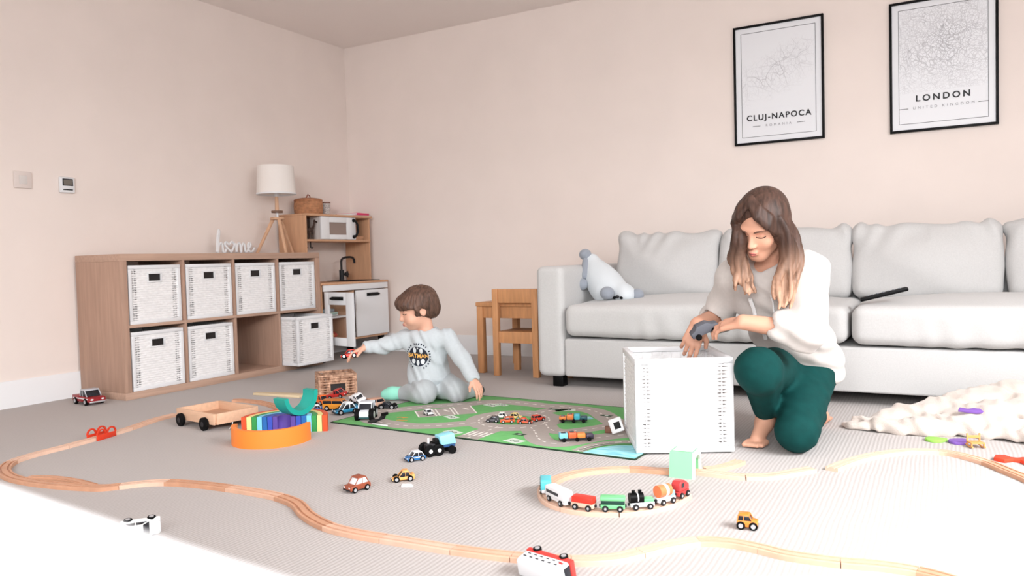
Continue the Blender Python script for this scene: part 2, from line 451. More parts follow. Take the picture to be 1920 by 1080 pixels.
# framed map prints (50 x 70 cm)
def map_print(scale, dens, center, spread, dark, tilt=0.0):
    m = bpy.data.materials.new('map_print'); m.use_nodes = True
    nt = m.node_tree; b = nt.nodes['Principled BSDF']; N = nt.nodes.new; L = nt.links.new
    b.inputs['Roughness'].default_value = 0.35
    tc = N('ShaderNodeTexCoord'); mp = N('ShaderNodeMapping'); L(tc.outputs['Object'], mp.inputs[0])
    nz = N('ShaderNodeTexNoise'); nz.inputs['Scale'].default_value = 5; L(mp.outputs[0], nz.inputs['Vector'])
    mxv = N('ShaderNodeMix'); mxv.data_type = 'VECTOR'; mxv.inputs['Factor'].default_value = 0.12
    L(mp.outputs[0], mxv.inputs['A']); L(nz.outputs['Color'], mxv.inputs['B'])
    tot = None
    for sc, wd, am in dens:
        v = N('ShaderNodeTexVoronoi'); v.feature = 'DISTANCE_TO_EDGE'; v.inputs['Scale'].default_value = sc * scale
        L(mxv.outputs['Result'], v.inputs['Vector'])
        lt = N('ShaderNodeMapRange'); lt.inputs[1].default_value = 0.0; lt.inputs[2].default_value = wd; lt.inputs[3].default_value = am; lt.inputs[4].default_value = 0.0
        L(v.outputs['Distance'], lt.inputs[0])
        if tot is None: tot = lt
        else:
            a = N('ShaderNodeMath'); a.operation = 'MAXIMUM'; L(tot.outputs[0], a.inputs[0]); L(lt.outputs[0], a.inputs[1]); tot = a
    # density mask around the city
    m2 = N('ShaderNodeMapping'); m2.vector_type = 'TEXTURE'; m2.inputs['Location'].default_value = center; m2.inputs['Rotation'].default_value = (0, tilt, 0); m2.inputs['Scale'].default_value = spread
    L(tc.outputs['Object'], m2.inputs[0])
    ln = N('ShaderNodeVectorMath'); ln.operation = 'LENGTH'; L(m2.outputs[0], ln.inputs[0])
    nm = N('ShaderNodeTexNoise'); nm.inputs['Scale'].default_value = 14; L(tc.outputs['Object'], nm.inputs['Vector'])
    ad = N('ShaderNodeMath'); ad.operation = 'MULTIPLY_ADD'; ad.inputs[1].default_value = 0.9; L(nm.outputs['Fac'], ad.inputs[0]); L(ln.outputs['Value'], ad.inputs[2])
    fr = N('ShaderNodeMapRange'); fr.inputs[1].default_value = 0.35; fr.inputs[2].default_value = 1.45; fr.inputs[3].default_value = 1.0; fr.inputs[4].default_value = 0.0
    L(ad.outputs[0], fr.inputs[0])
    mu = N('ShaderNodeMath'); mu.operation = 'MULTIPLY'; L(tot.outputs[0], mu.inputs[0]); L(fr.outputs[0], mu.inputs[1])
    mx = N('ShaderNodeMix'); mx.data_type = 'RGBA'; mx.inputs['A'].default_value = rgb(236, 238, 242); mx.inputs['B'].default_value = rgb(*dark)
    L(mu.outputs[0], mx.inputs['Factor']); L(mx.outputs['Result'], b.inputs['Base Color'])
    return m
M_PAPER = mat('poster_paper', (236, 238, 242), 0.35)
M_INK = mat('ink_black', (28, 28, 32), 0.5); M_INKG = mat('ink_grey', (150, 150, 156), 0.5)
def poster(x, z, title, sub, pm, label, tz, ts, sp, rule):
    w, h = 0.506, 0.703
    t = thing('framed_map_print', label, 'picture', (x + w / 2, 0.0, z), group='framed city map prints')
    fr = MB()
    for a, b in (((-w / 2, 0), (-w / 2 + 0.013, h)), ((w / 2 - 0.013, 0), (w / 2, h)), ((-w / 2 + 0.013, 0), (w / 2 - 0.013, 0.013)), ((-w / 2 + 0.013, h - 0.013), (w / 2 - 0.013, h))):
        fr.box2((a[0], -0.022, a[1]), (b[0], -0.001, b[1]), 0.002)
    fr.build('frame', M_BLACK, t)
    MB().box2((-w / 2 + 0.008, -0.012, 0.008), (w / 2 - 0.008, -0.002, h - 0.008)).build('paper', M_PAPER, t, smooth=False)
    MB().box2((-w / 2 + 0.048, -0.0128, 0.21), (w / 2 - 0.048, -0.0116, h - 0.048)).build('map_image', pm, t, smooth=False)
    ln = MB(); q = 0.044
    for a, b in (((-w / 2 + q, q), (-w / 2 + q + 0.002, h - q)), ((w / 2 - q - 0.002, q), (w / 2 - q, h - q)), ((-w / 2 + q, q), (w / 2 - q, q + 0.002)), ((-w / 2 + q, h - q - 0.002), (w / 2 - q, h - q))):
        ln.box2((a[0], -0.0134, a[1]), (b[0], -0.0118, b[1]))
    ln.build('border_line', M_DARK, t, smooth=False)
    def txt(s, size, zz, m, nm, bold, spc, dx=0.0):
        me = text_mesh(s, size, 0.0, spc, bold); me.transform(Matrix.Translation((dx, -0.0140, zz)) @ Matrix.Rotation(math.pi / 2, 4, 'X'))
        me.materials.clear(); me.materials.append(m); link(nm, me, t)
    txt(title, ts, tz, M_INK, 'title_lettering', 0.0012, sp)
    ws = sub.split(' ')
    for wd, dx in zip(ws, (0.0,) if len(ws) == 1 else (-0.083, 0.072)): txt(wd, 0.020, tz - 0.042, M_INKG, 'subtitle_lettering', 0.0, 1.9, dx)
    for s in (-1, 1): MB().box2((s * rule - 0.022, -0.0134, tz - 0.037), (s * rule + 0.022, -0.0118, tz - 0.0345)).build('rule_line', M_INK, t, smooth=False)
pm1 = map_print(1.0, [(9, 0.013, 0.9), (24, 0.030, 0.6), (60, .06, .4)], (0.0, 0.0, 0.42), (0.34, 1, 0.15), (96, 92, 104), math.radians(-27))
pm2 = map_print(1.0, [(12, 0.016, 0.9), (34, 0.045, 0.8), (85, 0.10, 0.75)], (0.02, 0.0, 0.46), (0.42, 1, 0.38), (88, 86, 96))
poster(3.0452, 1.3282, 'CLUJ-NAPOCA', 'ROMANIA', pm1, 'framed city map titled CLUJ-NAPOCA, black frame above the sofa', 0.142, 0.046, 1.25, 0.125)
poster(3.8862, 1.3153, 'LONDON', 'UNITED KINGDOM', pm2, 'framed dense city map titled LONDON, black frame above the sofa', 0.162, 0.046, 1.45, 0.185)

# ================================================================= SHELF UNIT with wicker boxes
SX0, SX1, SY0, SY1 = 0.02, 0.41, -2.2635, -0.7995
t = thing('cube_shelf_unit', 'long light oak cube shelf with two rows of four openings against the left wall', 'shelf', (0, 0, 0))
oc, ic, op = 0.038, 0.016, 0.335
MB().box2((SX0, SY0, 0.730), (SX1, SY1, 0.768), 0.0015).build('top_panel', M_OAKH, t)
MB().box2((SX0, SY0, 0.0), (SX1, SY1, 0.038), 0.0015).build('bottom_panel', M_OAKH, t)
for y in (SY0, SY1 - oc): MB().box2((SX0, y, 0.038), (SX1, y + oc, 0.730), 0.0015).build('side_panel', M_OAKF, t)
MB().box2((SX0, SY0 + oc, 0.376), (SX1, SY1 - oc, 0.392), 0.001).build('shelf_board', M_OAKH, t)
cells = []
for i in range(4):
    y0 = SY0 + oc + i * (op + 0.0157)
    cells.append(y0 + op / 2 + 0.003)
    if i < 3:
        for z0, z1 in ((0.038, 0.376), (0.392, 0.730)): MB().box2((SX0, y0 + op + 0.002, z0), (SX1, y0 + op + 0.0165, z1), 0.001).build('divider', M_OAKF, t)

def weave_panel(w, h, pitch, th, cutout, big=1.0, seed=0):
    """woven strands in the local xz plane (width along x, centred; z from 0)"""
    rnd = random.Random(seed); m = MB(); n = int(h / pitch); st = 24
    for r in range(n):
        zc = (r + 0.5) * h / n
        segs = [(-w / 2, w / 2)]
        if cutout and cutout[2] < zc < cutout[3]: segs = [(-w / 2, cutout[0]), (cutout[1], w / 2)]
        for a, b in segs:
            k = max(3, int(st * (b - a) / w)); vs = []; fs = []
            for i in range(k + 1):
                x = a + (b - a) * i / k
                e = min(abs(x + w / 2), abs(w / 2 - x))
                hh = pitch * ((0.52 if rnd.random() < .6 else 0.8) if 0.010 < e < 0.032 * big else 1.06) * rnd.uniform(0.97, 1.03) / 2
                y = th * 0.28 * math.sin(i * math.pi * 0.5 + r * math.pi) + rnd.uniform(-.0006, .0006)
                zz = zc + rnd.uniform(-.0006, .0006) * big
                vs += [(x, y - th * .5, zz - hh), (x, y - th, zz), (x, y - th * .5, zz + hh), (x, y + th * .5, zz + hh), (x, y + th * .5, zz - hh)]
            for i in range(k):
                for j in range(5): fs.append((5 * i + j, 5 * i + (j + 1) % 5, 5 * i + 5 + (j + 1) % 5, 5 * i + 5 + j))
            fs.append((0, 1, 2, 3, 4)); fs.append((5 * k + 4, 5 * k + 3, 5 * k + 2, 5 * k + 1, 5 * k))
            m.add(vs, fs)
    for i in range(8):
        x = -w / 2 + w * (i + 0.5) / 8
        if cutout and cutout[0] < x < cutout[1]: m.cyl((x, th * .3, 0), (x, th * .3, cutout[2]), th * .5, n=5)
        else: m.cyl((x, th * .3, 0), (x, th * .3, h), th * .5, n=5)
    return m
def make_basket(D, W, H, label, name='wicker_box', wm=None, pitch=0.0125, th=0.006, rail=0.020, handle=True, group='white wicker storage boxes', seed=1, big=1.0, hfill=True, smoothrail=True):
    """front faces local +x; origin at the centre of the base"""
    wm = wm or M_WICKER
    root = thing(name, label, 'box', group=group)
    fr = MB()
    for sx in (-1, 1):
        for zz in (0, H - rail): fr.box2((sx * (D / 2 - rail / 2) - rail / 2, -W / 2, zz), (sx * (D / 2 - rail / 2) + rail / 2, W / 2, zz + rail), 0.003)
    for sy in (-1, 1):
        for zz in (0, H - rail): fr.box2((-D / 2 + rail, sy * (W / 2 - rail / 2) - rail / 2, zz), (D / 2 - rail, sy * (W / 2 - rail / 2) + rail / 2, zz + rail), 0.003)
        for sx in (-1, 1):
            fr.box2((sx * (D / 2 - rail / 2) - rail / 2, sy * (W / 2 - rail / 2) - rail / 2, rail), (sx * (D / 2 - rail / 2) + rail / 2, sy * (W / 2 - rail / 2) + rail / 2, H - rail), 0.003)
    fr.build('frame', wm if name != 'wicker_box' else M_WHITE, root)
    MB().box2((-D / 2 + rail, -W / 2 + rail, 0.004), (D / 2 - rail, W / 2 - rail, 0.010)).build('bottom', wm, root)
    hw, hz0, hz1 = 0.037, H - 0.085, H - 0.048
    for k, (w, R, off) in enumerate(((W, math.pi / 2, D / 2 - 0.010), (W, -math.pi / 2, D / 2 - 0.010), (D, 0, W / 2 - 0.010), (D, math.pi, W / 2 - 0.010))):
        cut = (-hw - 0.008, hw + 0.008, hz0 - rail - 0.008, hz1 - rail + 0.008) if (k < 2 and handle) else None
        m = weave_panel(w - 2 * rail, H - 2 * rail, pitch, th, cut, big, seed + k)
        a = R; M = Matrix.Rotation(a, 4, 'Z') @ Matrix.Translation((0, -off, rail))
        m.v = [tuple(M @ Vector(v)) for v in m.v]
        o = m.build('woven_panel', wm, root, angle=50); o['kind'] = 'stuff'
    if handle:
        for sx in ((1, -1) if not hfill else (1,)):
            h = MB(); x0 = sx * (D / 2 - 0.008)
            for a, b in (((-hw - .009, hz0 - .009), (hw + .009, hz0)), ((-hw - .009, hz1), (hw + .009, hz1 + .009)), ((-hw - .009, hz0), (-hw, hz1)), ((hw, hz0), (hw + .009, hz1))):
                h.box2((x0 - .009, a[0], a[1]), (x0 + .006, b[0], b[1]), 0.002)
            h.build('handle_surround', wm if name != 'wicker_box' else M_WHITE, root)
        if hfill:
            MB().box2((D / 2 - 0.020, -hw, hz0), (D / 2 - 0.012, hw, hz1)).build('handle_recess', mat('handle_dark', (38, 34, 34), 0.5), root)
    return root
proto = make_basket(0.36, 0.318, 0.315, '')
BZ = (0.038, 0.392)
blab = {(0, 1): 'white wicker box in the top left opening of the cube shelf, nearest the camera',
        (1, 1): 'white wicker box second from left in the top row of the cube shelf',
        (2, 1): 'white wicker box third from left in the top row, above the empty shelf opening',
        (3, 1): 'white wicker box at the right end of the top row of the cube shelf',
        (0, 0): 'white wicker box in the bottom left opening of the cube shelf',
        (1, 0): 'white wicker box in the bottom row just left of the empty opening'}
first = True
for (i, j), lb in blab.items():
    o = proto if first else copy_tree(proto); first = False
    o['label'] = lb; o.location = (SX1 - 0.185 - 0.004 * ((i + j) % 2), cells[i], BZ[j])
o = copy_tree(proto); o['label'] = 'white wicker box pulled halfway out of the bottom right shelf opening'
o.location = (0.372, cells[3] + 0.0, 0.038); o.rotation_euler = (0, 0, math.radians(-1.5))
big_angle = math.radians(27.5)
bb_ = make_basket(0.37, 0.335, 0.325, 'large open white wicker box standing on the floor in front of the kneeling woman', pitch=0.0125, handle=False, seed=40)
e = Vector((math.cos(big_angle), math.sin(big_angle), 0)); nrm = Vector((-e.y, e.x, 0))
c0 = Vector((3.214, -2.268, 0)) + e * 0.335 / 2 + nrm * 0.185
bb_.location = (c0.x, c0.y, 0.0055); bb_.rotation_euler = (0, 0, big_angle - math.pi / 2)

# ================================================================= PLAY KITCHEN
t = thing('play_kitchen', 'toy kitchen of birch ply with white doors and black tap in the corner', 'toy kitchen', (0, 0, 0))
K0, K1, KX0, KX1 = -0.787, -0.075, 0.02, 0.42
for y in (K0, K1 - 0.014): MB().box2((KX0, y, 0.135), (KX1 - 0.02, y + 0.014, 0.540), 0.002).build('side_panel', M_BIRCH, t)
MB().box2((KX0, K0 + 0.014, 0.135), (KX1 - 0.02, K1 - 0.014, 0.150), 0.001).build('base_board', M_BIRCH, t)
MB().box2((KX0, K0 + 0.014, 0.30), (KX1 - 0.06, -0.45, 0.312), 0.001).build('inner_shelf', M_WHITE, t)
MB().box2((KX0, -0.452, 0.150), (KX1 - 0.025, -0.440, 0.540), 0.001).build('partition', M_BIRCH, t)
MB().box2((KX0, K0 + 0.014, 0.15), (KX0 + 0.006, K1 - 0.014, 0.54)).build('back_board', mat('kitchen_back', (196, 178, 168), 0.6), t)
MB().box2((KX0, K0 - 0.004, 0.540), (KX1, K1 + 0.004, 0.556), 0.002).build('worktop', M_BIRCH, t)
MB().box2((KX1 - 0.019, K0 + 0.016, 0.496), (KX1 - 0.004, K1, 0.5395), 0.002).build('front_rail', M_WHITE, t)
MB().box2((KX0 + 0.10, -0.42, 0.5565), (KX1 - 0.04, -0.12, 0.561), 0.004).build('sink_rim', M_DARK, t)
MB().box2((KX0 + 0.12, -0.40, 0.561), (KX1 - 0.06, -0.14, 0.5625), 0.001).build('sink_basin', M_BLACK, t)
fa = MB(); fx, fy = 0.125, -0.262
fa.cyl((fx, fy, 0.562), (fx, fy, 0.640), 0.018, n=14)
fa.tube([(fx, fy, 0.63)] + [(fx, fy + q, zz) for q, zz in ((0, 0.70), (0.004, 0.715), (0.018, 0.728), (0.05, 0.735), (0.10, 0.737), (0.130, 0.733), (0.146, 0.716), (0.150, 0.69))], 0.0085, 10)
fo = fa.build('tap', M_DARK, t)
st = MB()
star = [(0.026 * (1 if k % 2 == 0 else 0.55) * math.cos(k * math.pi / 5), 0.026 * (1 if k % 2 == 0 else 0.55) * math.sin(k * math.pi / 5)) for k in range(10)]
st.prism([(fy + 0.040 + a, 0.606 + b) for a, b in star], 'x', fx + 0.01, fx + 0.024, 0.002); st.cyl((fx, fy, 0.606), (fx + 0.012, fy + 0.04, 0.606), 0.008, n=8)
st.build('tap_handle', M_DARK, fo)
dr = MB().box2((KX1 - 0.018, -0.440, 0.152), (KX1 - 0.002, K1, 0.490), 0.003).build('door', M_WHITE, t)
def pull(parent, M):
    h = MB(); h.tube([(0.002, -0.062, 0), (0.014, -0.058, 0), (0.018, -0.040, 0), (0.018, 0.040, 0), (0.014, 0.058, 0), (0.002, 0.062, 0)], 0.0085, 8)
    h.box((0.001, 0, 0), (0.003, 0.13, 0.024), 0.001)
    h.v = [tuple(M @ Vector(v)) for v in h.v]; h.build('handle', M_BLACK, parent)
pull(dr, Matrix.Translation((KX1 - 0.002, -0.26, 0.455)))
# the left oven door swung open, hinged at the partition
dg = bpy.data.objects.new('oven_door', None); 
od = MB(); w, hgt = 0.315, 0.362
for a, b in (((0, 0), (0.045, hgt)), ((w - 0.075, 0), (w, hgt)), ((0.045, 0), (w - 0.075, 0.055)), ((0.045, hgt - 0.085), (w - 0.075, hgt))): od.box2((a[0], -0.008, a[1]), (b[0], 0.008, b[1]), 0.002)
DM = Matrix.Translation((KX1 + 0.004, -0.772, 0.132)) @ Matrix.Rotation(math.radians(-12), 4, 'Z')
od.v = [tuple(DM @ Vector(v)) for v in od.v]
od = od.build('oven_door', M_WHITE, t)
gl = MB().box2((0.045, -0.001, 0.055), (w - 0.075, 0.001, hgt - 0.085)); gl.v = [tuple(DM @ Vector(v)) for v in gl.v]; gl.build('door_window', M_PANE, od, smooth=False)
pull(od, DM @ Matrix.Translation((w * 0.48, -0.008, hgt - 0.042)) @ Matrix.Rotation(-math.pi / 2, 4, 'Z'))
for y in (K0 + 0.03, K1 - 0.03):
    for x in (KX0 + 0.03, KX1 - 0.06): MB().box2((x - 0.02, y - 0.016, 0.0), (x + 0.02, y + 0.016, 0.1355), 0.003).build('foot', M_BLACK, t)
# upper part
UX = 0.28
for y in (K0, K1 - 0.014): MB().box2((KX0, y, 0.556), (UX if y == K0 else UX - 0.02, y + 0.014, 1.030), 0.002).build('upper_side_panel', M_BIRCH, t)
MB().box2((KX0, K0, 1.030), (UX + 0.005, K1, 1.044), 0.002).build('upper_top', M_BIRCH, t)
MB().box2((KX0, K0 + 0.014, 0.850), (UX - 0.004, K1 - 0.014, 0.864), 0.002).build('upper_shelf', M_BIRCH, t)
MB().box2((KX0, K0 + 0.014, 0.864), (KX0 + 0.006, K1 - 0.014, 1.030)).build('upper_back', mat('kitchen_back2', (214, 204, 200), 0.6), t)
for q0, q1, q2 in ((-0.62, -0.595, 0.02), (-0.215, -0.20, 0.06)): MB().box2((0.16, q0, 0.8645), (UX - q2, q1, 1.029), 0.002).build('microwave_side', mat('mw_case', (222, 214, 210), 0.5), t)
md = MB()
for a, b in (((-0.63, 0.866), (-0.545, 1.028)), ((-0.36, 0.866), (-0.262, 1.028)), ((-0.545, 0.866), (-0.36, 0.900)), ((-0.545, 0.988), (-0.36, 1.028))): md.box2((UX - 0.016, a[0], a[1]), (UX, b[0], b[1]), 0.002)
mdo = md.build('microwave_door', M_WHITE, t)
MB().box2((UX - 0.010, -0.545, 0.900), (UX - 0.007, -0.36, 0.988)).build('microwave_window', mat('mw_window', (150, 132, 124), 0.2), mdo)
h = MB().tube([(UX, -0.288, 0.886), (UX + 0.018, -0.284, 0.890), (UX + 0.026, -0.27, 0.92), (UX + 0.026, -0.27, 0.975), (UX + 0.018, -0.284, 1.004), (UX, -0.288, 1.008)], 0.0085, 8)
for zz in (0.886, 1.008): h.ball((UX + 0.004, -0.288, zz), 0.014)
h.build('handle', M_BLACK, mdo)
for y in (-0.71, -0.66):
    MB().tube([(0.20, y, 0.850), (0.20, y, 0.815), (0.205, y, 0.805), (0.215, y, 0.803), (0.222, y, 0.812)], 0.004, 6).build('utensil_hook', M_DARK, t)
# bits standing in and on the kitchen
def tagm(o, lb, cat, group=None): return tag(o, lb, cat, group)
g = MB()   # giraffe standing in the upper shelf
gx, gy, gz = 0.235, -0.690, 0.864
for dx in (-0.008, 0.008):
    for dy in (-0.018, 0.016): g.tube([(gx + dx, gy + dy, gz), (gx + dx * .8, gy + dy, gz + 0.03), (gx + dx * .6, gy + dy, gz + 0.062)], [0.0035, 0.004, 0.006], 7)
g.ball((gx, gy - 0.001, gz + 0.068), (0.012, 0.028, 0.016)); g.tube([(gx, gy + 0.014, gz + 0.07), (gx, gy + 0.032, gz + 0.10), (gx, gy + 0.042, gz + 0.130)], [0.011, 0.007, 0.006], 8)
g.tube([(gx, gy + 0.036, gz + 0.132), (gx, gy + 0.066, gz + 0.124)], [0.008, 0.005], 8)
for s in (-1, 1): g.tube([(gx + s * .004, gy + 0.042, gz + 0.134), (gx + s * .005, gy + 0.042, gz + 0.147)], 0.002, 5)
g.tube([(gx, gy - 0.028, gz + 0.074), (gx, gy - 0.034, gz + 0.04)], 0.002, 5)
tag(g.build('toy_giraffe', mat('giraffe_brown', (72, 52, 44), 0.6)), 'small dark brown toy giraffe standing in the toy kitchen upper shelf', 'toy animal')
MB().box2((0.10, -0.195, 0.8645), (0.22, -0.105, 0.895), 0.003).build('wooden_block', M_BIRCH)
tag(bpy.data.objects['wooden_block'], 'low wooden box beside the toy microwave on the upper shelf', 'box')
# round lidded basket, mug, pink book, card on top of the kitchen
t = thing('lidded_basket', 'round brown woven basket with a lid on top of the toy kitchen', 'basket', (0.135, -0.600, 1.044))
b = MB()
for i in range(11): 
    r = 0.094 + 0.004 * math.sin(i * 0.3); zz = 0.006 + i * 0.0092
    b.tube([(r * math.cos(a * math.pi / 16), r * math.sin(a * math.pi / 16), zz) for a in range(33)], 0.0055, 6, caps=False)
b.lathe([(0, 0.001), (0.09, 0.001), (0.092, 0.10)], 32)
b.build('woven_body', mat('basket_tan', (188, 136, 100), 0.7, noise=0.25, nscale=40), t)
l = MB().lathe([(0.0, 0.125), (0.05, 0.123), (0.09, 0.116), (0.101, 0.110), (0.101, 0.098), (0.095, 0.096)], 32)
lo_ = l.build('lid', mat('basket_lid', (176, 120, 86), 0.7, noise=0.2, nscale=40), t)
MB().tube([(0, -0.02, 0.124), (0, 0.0, 0.150), (0, 0.018, 0.138), (0, 0.02, 0.124)], 0.004, 6).build('lid_loop', mat('leather_loop', (150, 84, 66), 0.6), lo_)
t = thing('patterned_jar', 'small white jar with a speckled pattern and brown lid on the toy kitchen', 'jar', (0.145, -0.440, 1.044))
MB().lathe([(0, 0), (0.036, 0), (0.038, 0.004), (0.038, 0.092), (0, 0.092)], 24).build('jar_body', mat('jar_speckle', (236, 230, 226), 0.4, noise=0.0, nscale=110, col2=(130, 120, 118)), t)
MB().lathe([(0, 0.092), (0.040, 0.092), (0.040, 0.100), (0, 0.100)], 24).build('jar_lid', mat('jar_lid', (120, 70, 50), 0.6), t)
t = thing('pink_book', 'thin bright pink book lying on top of the toy kitchen', 'book', (0.16, -0.155, 1.052), math.radians(6))
MB().box((0, 0, 0.010), (0.20, 0.155, 0.016), 0.001).build('cover', mat('pink_cover', (224, 62, 112), 0.4), t)
MB().box((0.0965, 0, 0.010), (0.002, 0.10, 0.006)).build('spine_lettering', M_WHITE, t)
MB().box((0, -0.0755, 0.010), (0.188, 0.006, 0.011)).build('pages', M_PAPER, t)
o = MB().box((0, 0, 0.0035), (0.22, 0.36, 0.007), 0.001).build('thin_board', mat('board_beige', (216, 198, 184), 0.6)); o.location = (0.155, -0.245, 1.0445); o.rotation_euler = (0, 0, math.radians(-4))
tag(o, 'thin beige board lying under the pink book on the toy kitchen', 'board')
# things inside the open cupboard
for k, (c, s, nm, lb, cl) in enumerate((((0.20, -0.62, 0.318), (0.20, 0.22, 0.010), 'toy_tray', 'white tray on the inner shelf of the toy kitchen cupboard', (232, 236, 236)),
                                     ((0.22, -0.62, 0.332), (0.18, 0.20, 0.016), 'toy_tray', 'pale green box lying on the white tray in the cupboard', (176, 206, 196)),
                                     ((0.24, -0.60, 0.352), (0.10, 0.13, 0.022), 'toy_box', 'small grey blue box topmost of the stack in the toy kitchen cupboard', (150, 168, 178)))):
    o = MB().box((0, 0, 0), s, 0.003).build(nm, mat('cup_%d' % k, cl, 0.5)); o.location = (c[0], c[1], c[2]); tag(o, lb, 'toy')
for k, (x, y, r, cl, lb) in enumerate(((0.30, -0.60, 0.030, (214, 168, 112), 'round yellow-brown play food at the bottom of the toy kitchen cupboard'), (0.27, -0.53, 0.026, (190, 84, 70), 'red play food at the bottom of the toy kitchen cupboard'))):
    m = MB().ball((0, 0, r * .8), (r, r, r * .8)); m.cyl((0, 0, r * 1.5), (0.004, 0, r * 1.85), 0.004, n=6)
    o = m.build('play_food', mat('food_%d' % k, cl, 0.5)); o.location = (x, y, 0.150); tag(o, lb, 'toy food')

# ================================================================= LAMP and HOME sign on the shelf
t = thing('table_lamp', 'tripod table lamp with pale wooden legs and white drum shade on the shelf', 'lamp', (0.20, -0.965, 0.768))
M_LEG = mat('lamp_wood', (212, 170, 138), 0.5, noise=0.1, nscale=8, stretch=(10, 10, 1))
for a in (95, 215, 335):
    a = math.radians(a); MB().tube([(0.145 * math.cos(a), 0.145 * math.sin(a), 0.0), (0.028 * math.cos(a), 0.028 * math.sin(a), 0.235)], [0.010, 0.012], 10).build('leg', M_LEG, t)
MB().lathe([(0, 0.228), (0.045, 0.228), (0.048, 0.234), (0.045, 0.244), (0, 0.244)], 24).build('upper_disc', M_LEG, t)
MB().lathe([(0, 0.275), (0.038, 0.275), (0.038, 0.290), (0, 0.290)], 24).build('ring', mat('ring_dark', (120, 92, 74), 0.5), t)
MB().cyl((0, 0, 0.244), (0, 0, 0.275), 0.009, n=12).build('neck', M_WHITE, t)
MB().cyl((0, 0, 0.290), (0, 0, 0.385), 0.014, 0.011, n=12).build('stem', M_LEG, t)
MB().cyl((0, 0, 0.385), (0, 0, 0.44), 0.016, n=12).build('bulb_holder', M_WHITE, t)
shade = MB().lathe([(0.130, 0.400), (0.118, 0.590), (0.115, 0.590), (0.127, 0.400), (0.130, 0.400)], 40)
so = shade.build('lamp_shade', mat('shade_white', (244, 238, 233), 0.9), t, angle=60)
MB().lathe([(0.1315, 0.398), (0.1305, 0.408), (0.126, 0.408), (0.1265, 0.398), (0.1315, 0.398)], 40).build('shade_trim', M_WHITE, so)
sp = MB()
for a in (0, 120, 240): a = math.radians(a); sp.tube([(0.012 * math.cos(a), 0.012 * math.sin(a), 0.436), (0.127 * math.cos(a), 0.127 * math.sin(a), 0.43)], 0.0018, 5)
sp.build('shade_spider', M_CHROME, so)
t = thing('home_sign', 'white cut-out word sign reading home, its o a heart, leaning on the shelf', 'sign', (0.125, -1.255, 0.7755), rot=(0, math.radians(-14), 0))
def stroke(pts, r=0.0075):   # (y, z) strokes extruded in x: flat cut-out letters
    m = MB(); P = catmull([(0.0, a, b) for a, b in pts], 6); m.tube(P, r, 8); return m
hm = MB()
for s in ([(-0.155, 0.005), (-0.135, 0.08), (-0.112, 0.142), (-0.105, 0.150), (-0.108, 0.130), (-0.135, 0.055), (-0.150, 0.004), (-0.128, 0.050), (-0.108, 0.066), (-0.100, 0.052), (-0.106, 0.012), (-0.092, 0.006), (-0.078, 0.026)],
          [(-0.042, 0.006), (-0.072, 0.040), (-0.080, 0.060), (-0.066, 0.072), (-0.046, 0.056), (-0.024, 0.074), (-0.006, 0.062), (-0.010, 0.044), (-0.042, 0.006)],
          [(0.006, 0.064), (0.004, 0.030), (0.000, 0.005), (0.014, 0.044), (0.034, 0.066), (0.042, 0.052), (0.038, 0.005), (0.052, 0.044), (0.070, 0.064), (0.078, 0.050), (0.074, 0.014), (0.084, 0.006), (0.098, 0.020)],
          [(0.098, 0.026), (0.120, 0.040), (0.130, 0.058), (0.120, 0.068), (0.106, 0.052), (0.103, 0.024), (0.114, 0.008), (0.136, 0.012), (0.156, 0.034)]):
    q = stroke(s); hm.add(q.v, q.f)
hm.build('lettering', M_WHITE, t)

# ================================================================= CHILD TABLE AND CHAIR
t = thing('children_table', 'low pine children table by the back wall left of the sofa', 'table', (1.665, -0.80, 0))
for x, y in ((0.0, 0.0), (0.585, 0.0), (0.0, 0.435), (0.585, 0.435)): MB().box2((x, y, 0), (x + 0.042, y + 0.042, 0.405), 0.004).build('leg', M_PINE, t)
MB().box2((-0.004, -0.004, 0.405), (0.631, 0.481, 0.43), 0.004).build('tabletop', M_PINE, t)
ap = MB().box2((0.042, 0.010, 0.335), (0.585, 0.028, 0.405), 0.002); ap.box2((0.042, 0.449, 0.335), (0.585, 0.467, 0.405), 0.002); ap.box2((0.012, 0.042, 0.335), (0.030, 0.435, 0.405), 0.002); ap.box2((0.597, 0.042, 0.335), (0.615, 0.435, 0.405), 0.002)
ap.build('apron', M_PINE, t)
t = thing('children_chair', 'small pine children chair tucked against the low table beside the sofa arm', 'chair', (1.812, -0.862, 0))
cw = 0.30
for x in (0.0, cw - 0.038): MB().box2((x, 0, 0), (x + 0.038, 0.030, 0.512), 0.003).build('rear_leg', M_PINE, t)
for x in (0.0, cw - 0.038): MB().box2((x, 0.245, 0), (x + 0.038, 0.275, 0.245), 0.003).build('front_leg', M_PINE, t)
MB().box2((0.038, 0.004, 0.430), (cw - 0.038, 0.022, 0.512), 0.003).build('back_rail', M_PINE, t)
fr = MB().box2((0.038, 0.006, 0.195), (cw - 0.038, 0.024, 0.262), 0.002); fr.box2((0.038, 0.250, 0.20), (cw - 0.038, 0.268, 0.245), 0.002); fr.box2((0.008, 0.030, 0.20), (0.026, 0.245, 0.245), 0.002); fr.box2((cw - 0.026, 0.030, 0.20), (cw - 0.008, 0.245, 0.245), 0.002)
fr.build('seat_frame', M_PINE, t)
MB().box2((0.0, 0.032, 0.246), (cw, 0.290, 0.258), 0.003).build('seat', M_PINE, t)

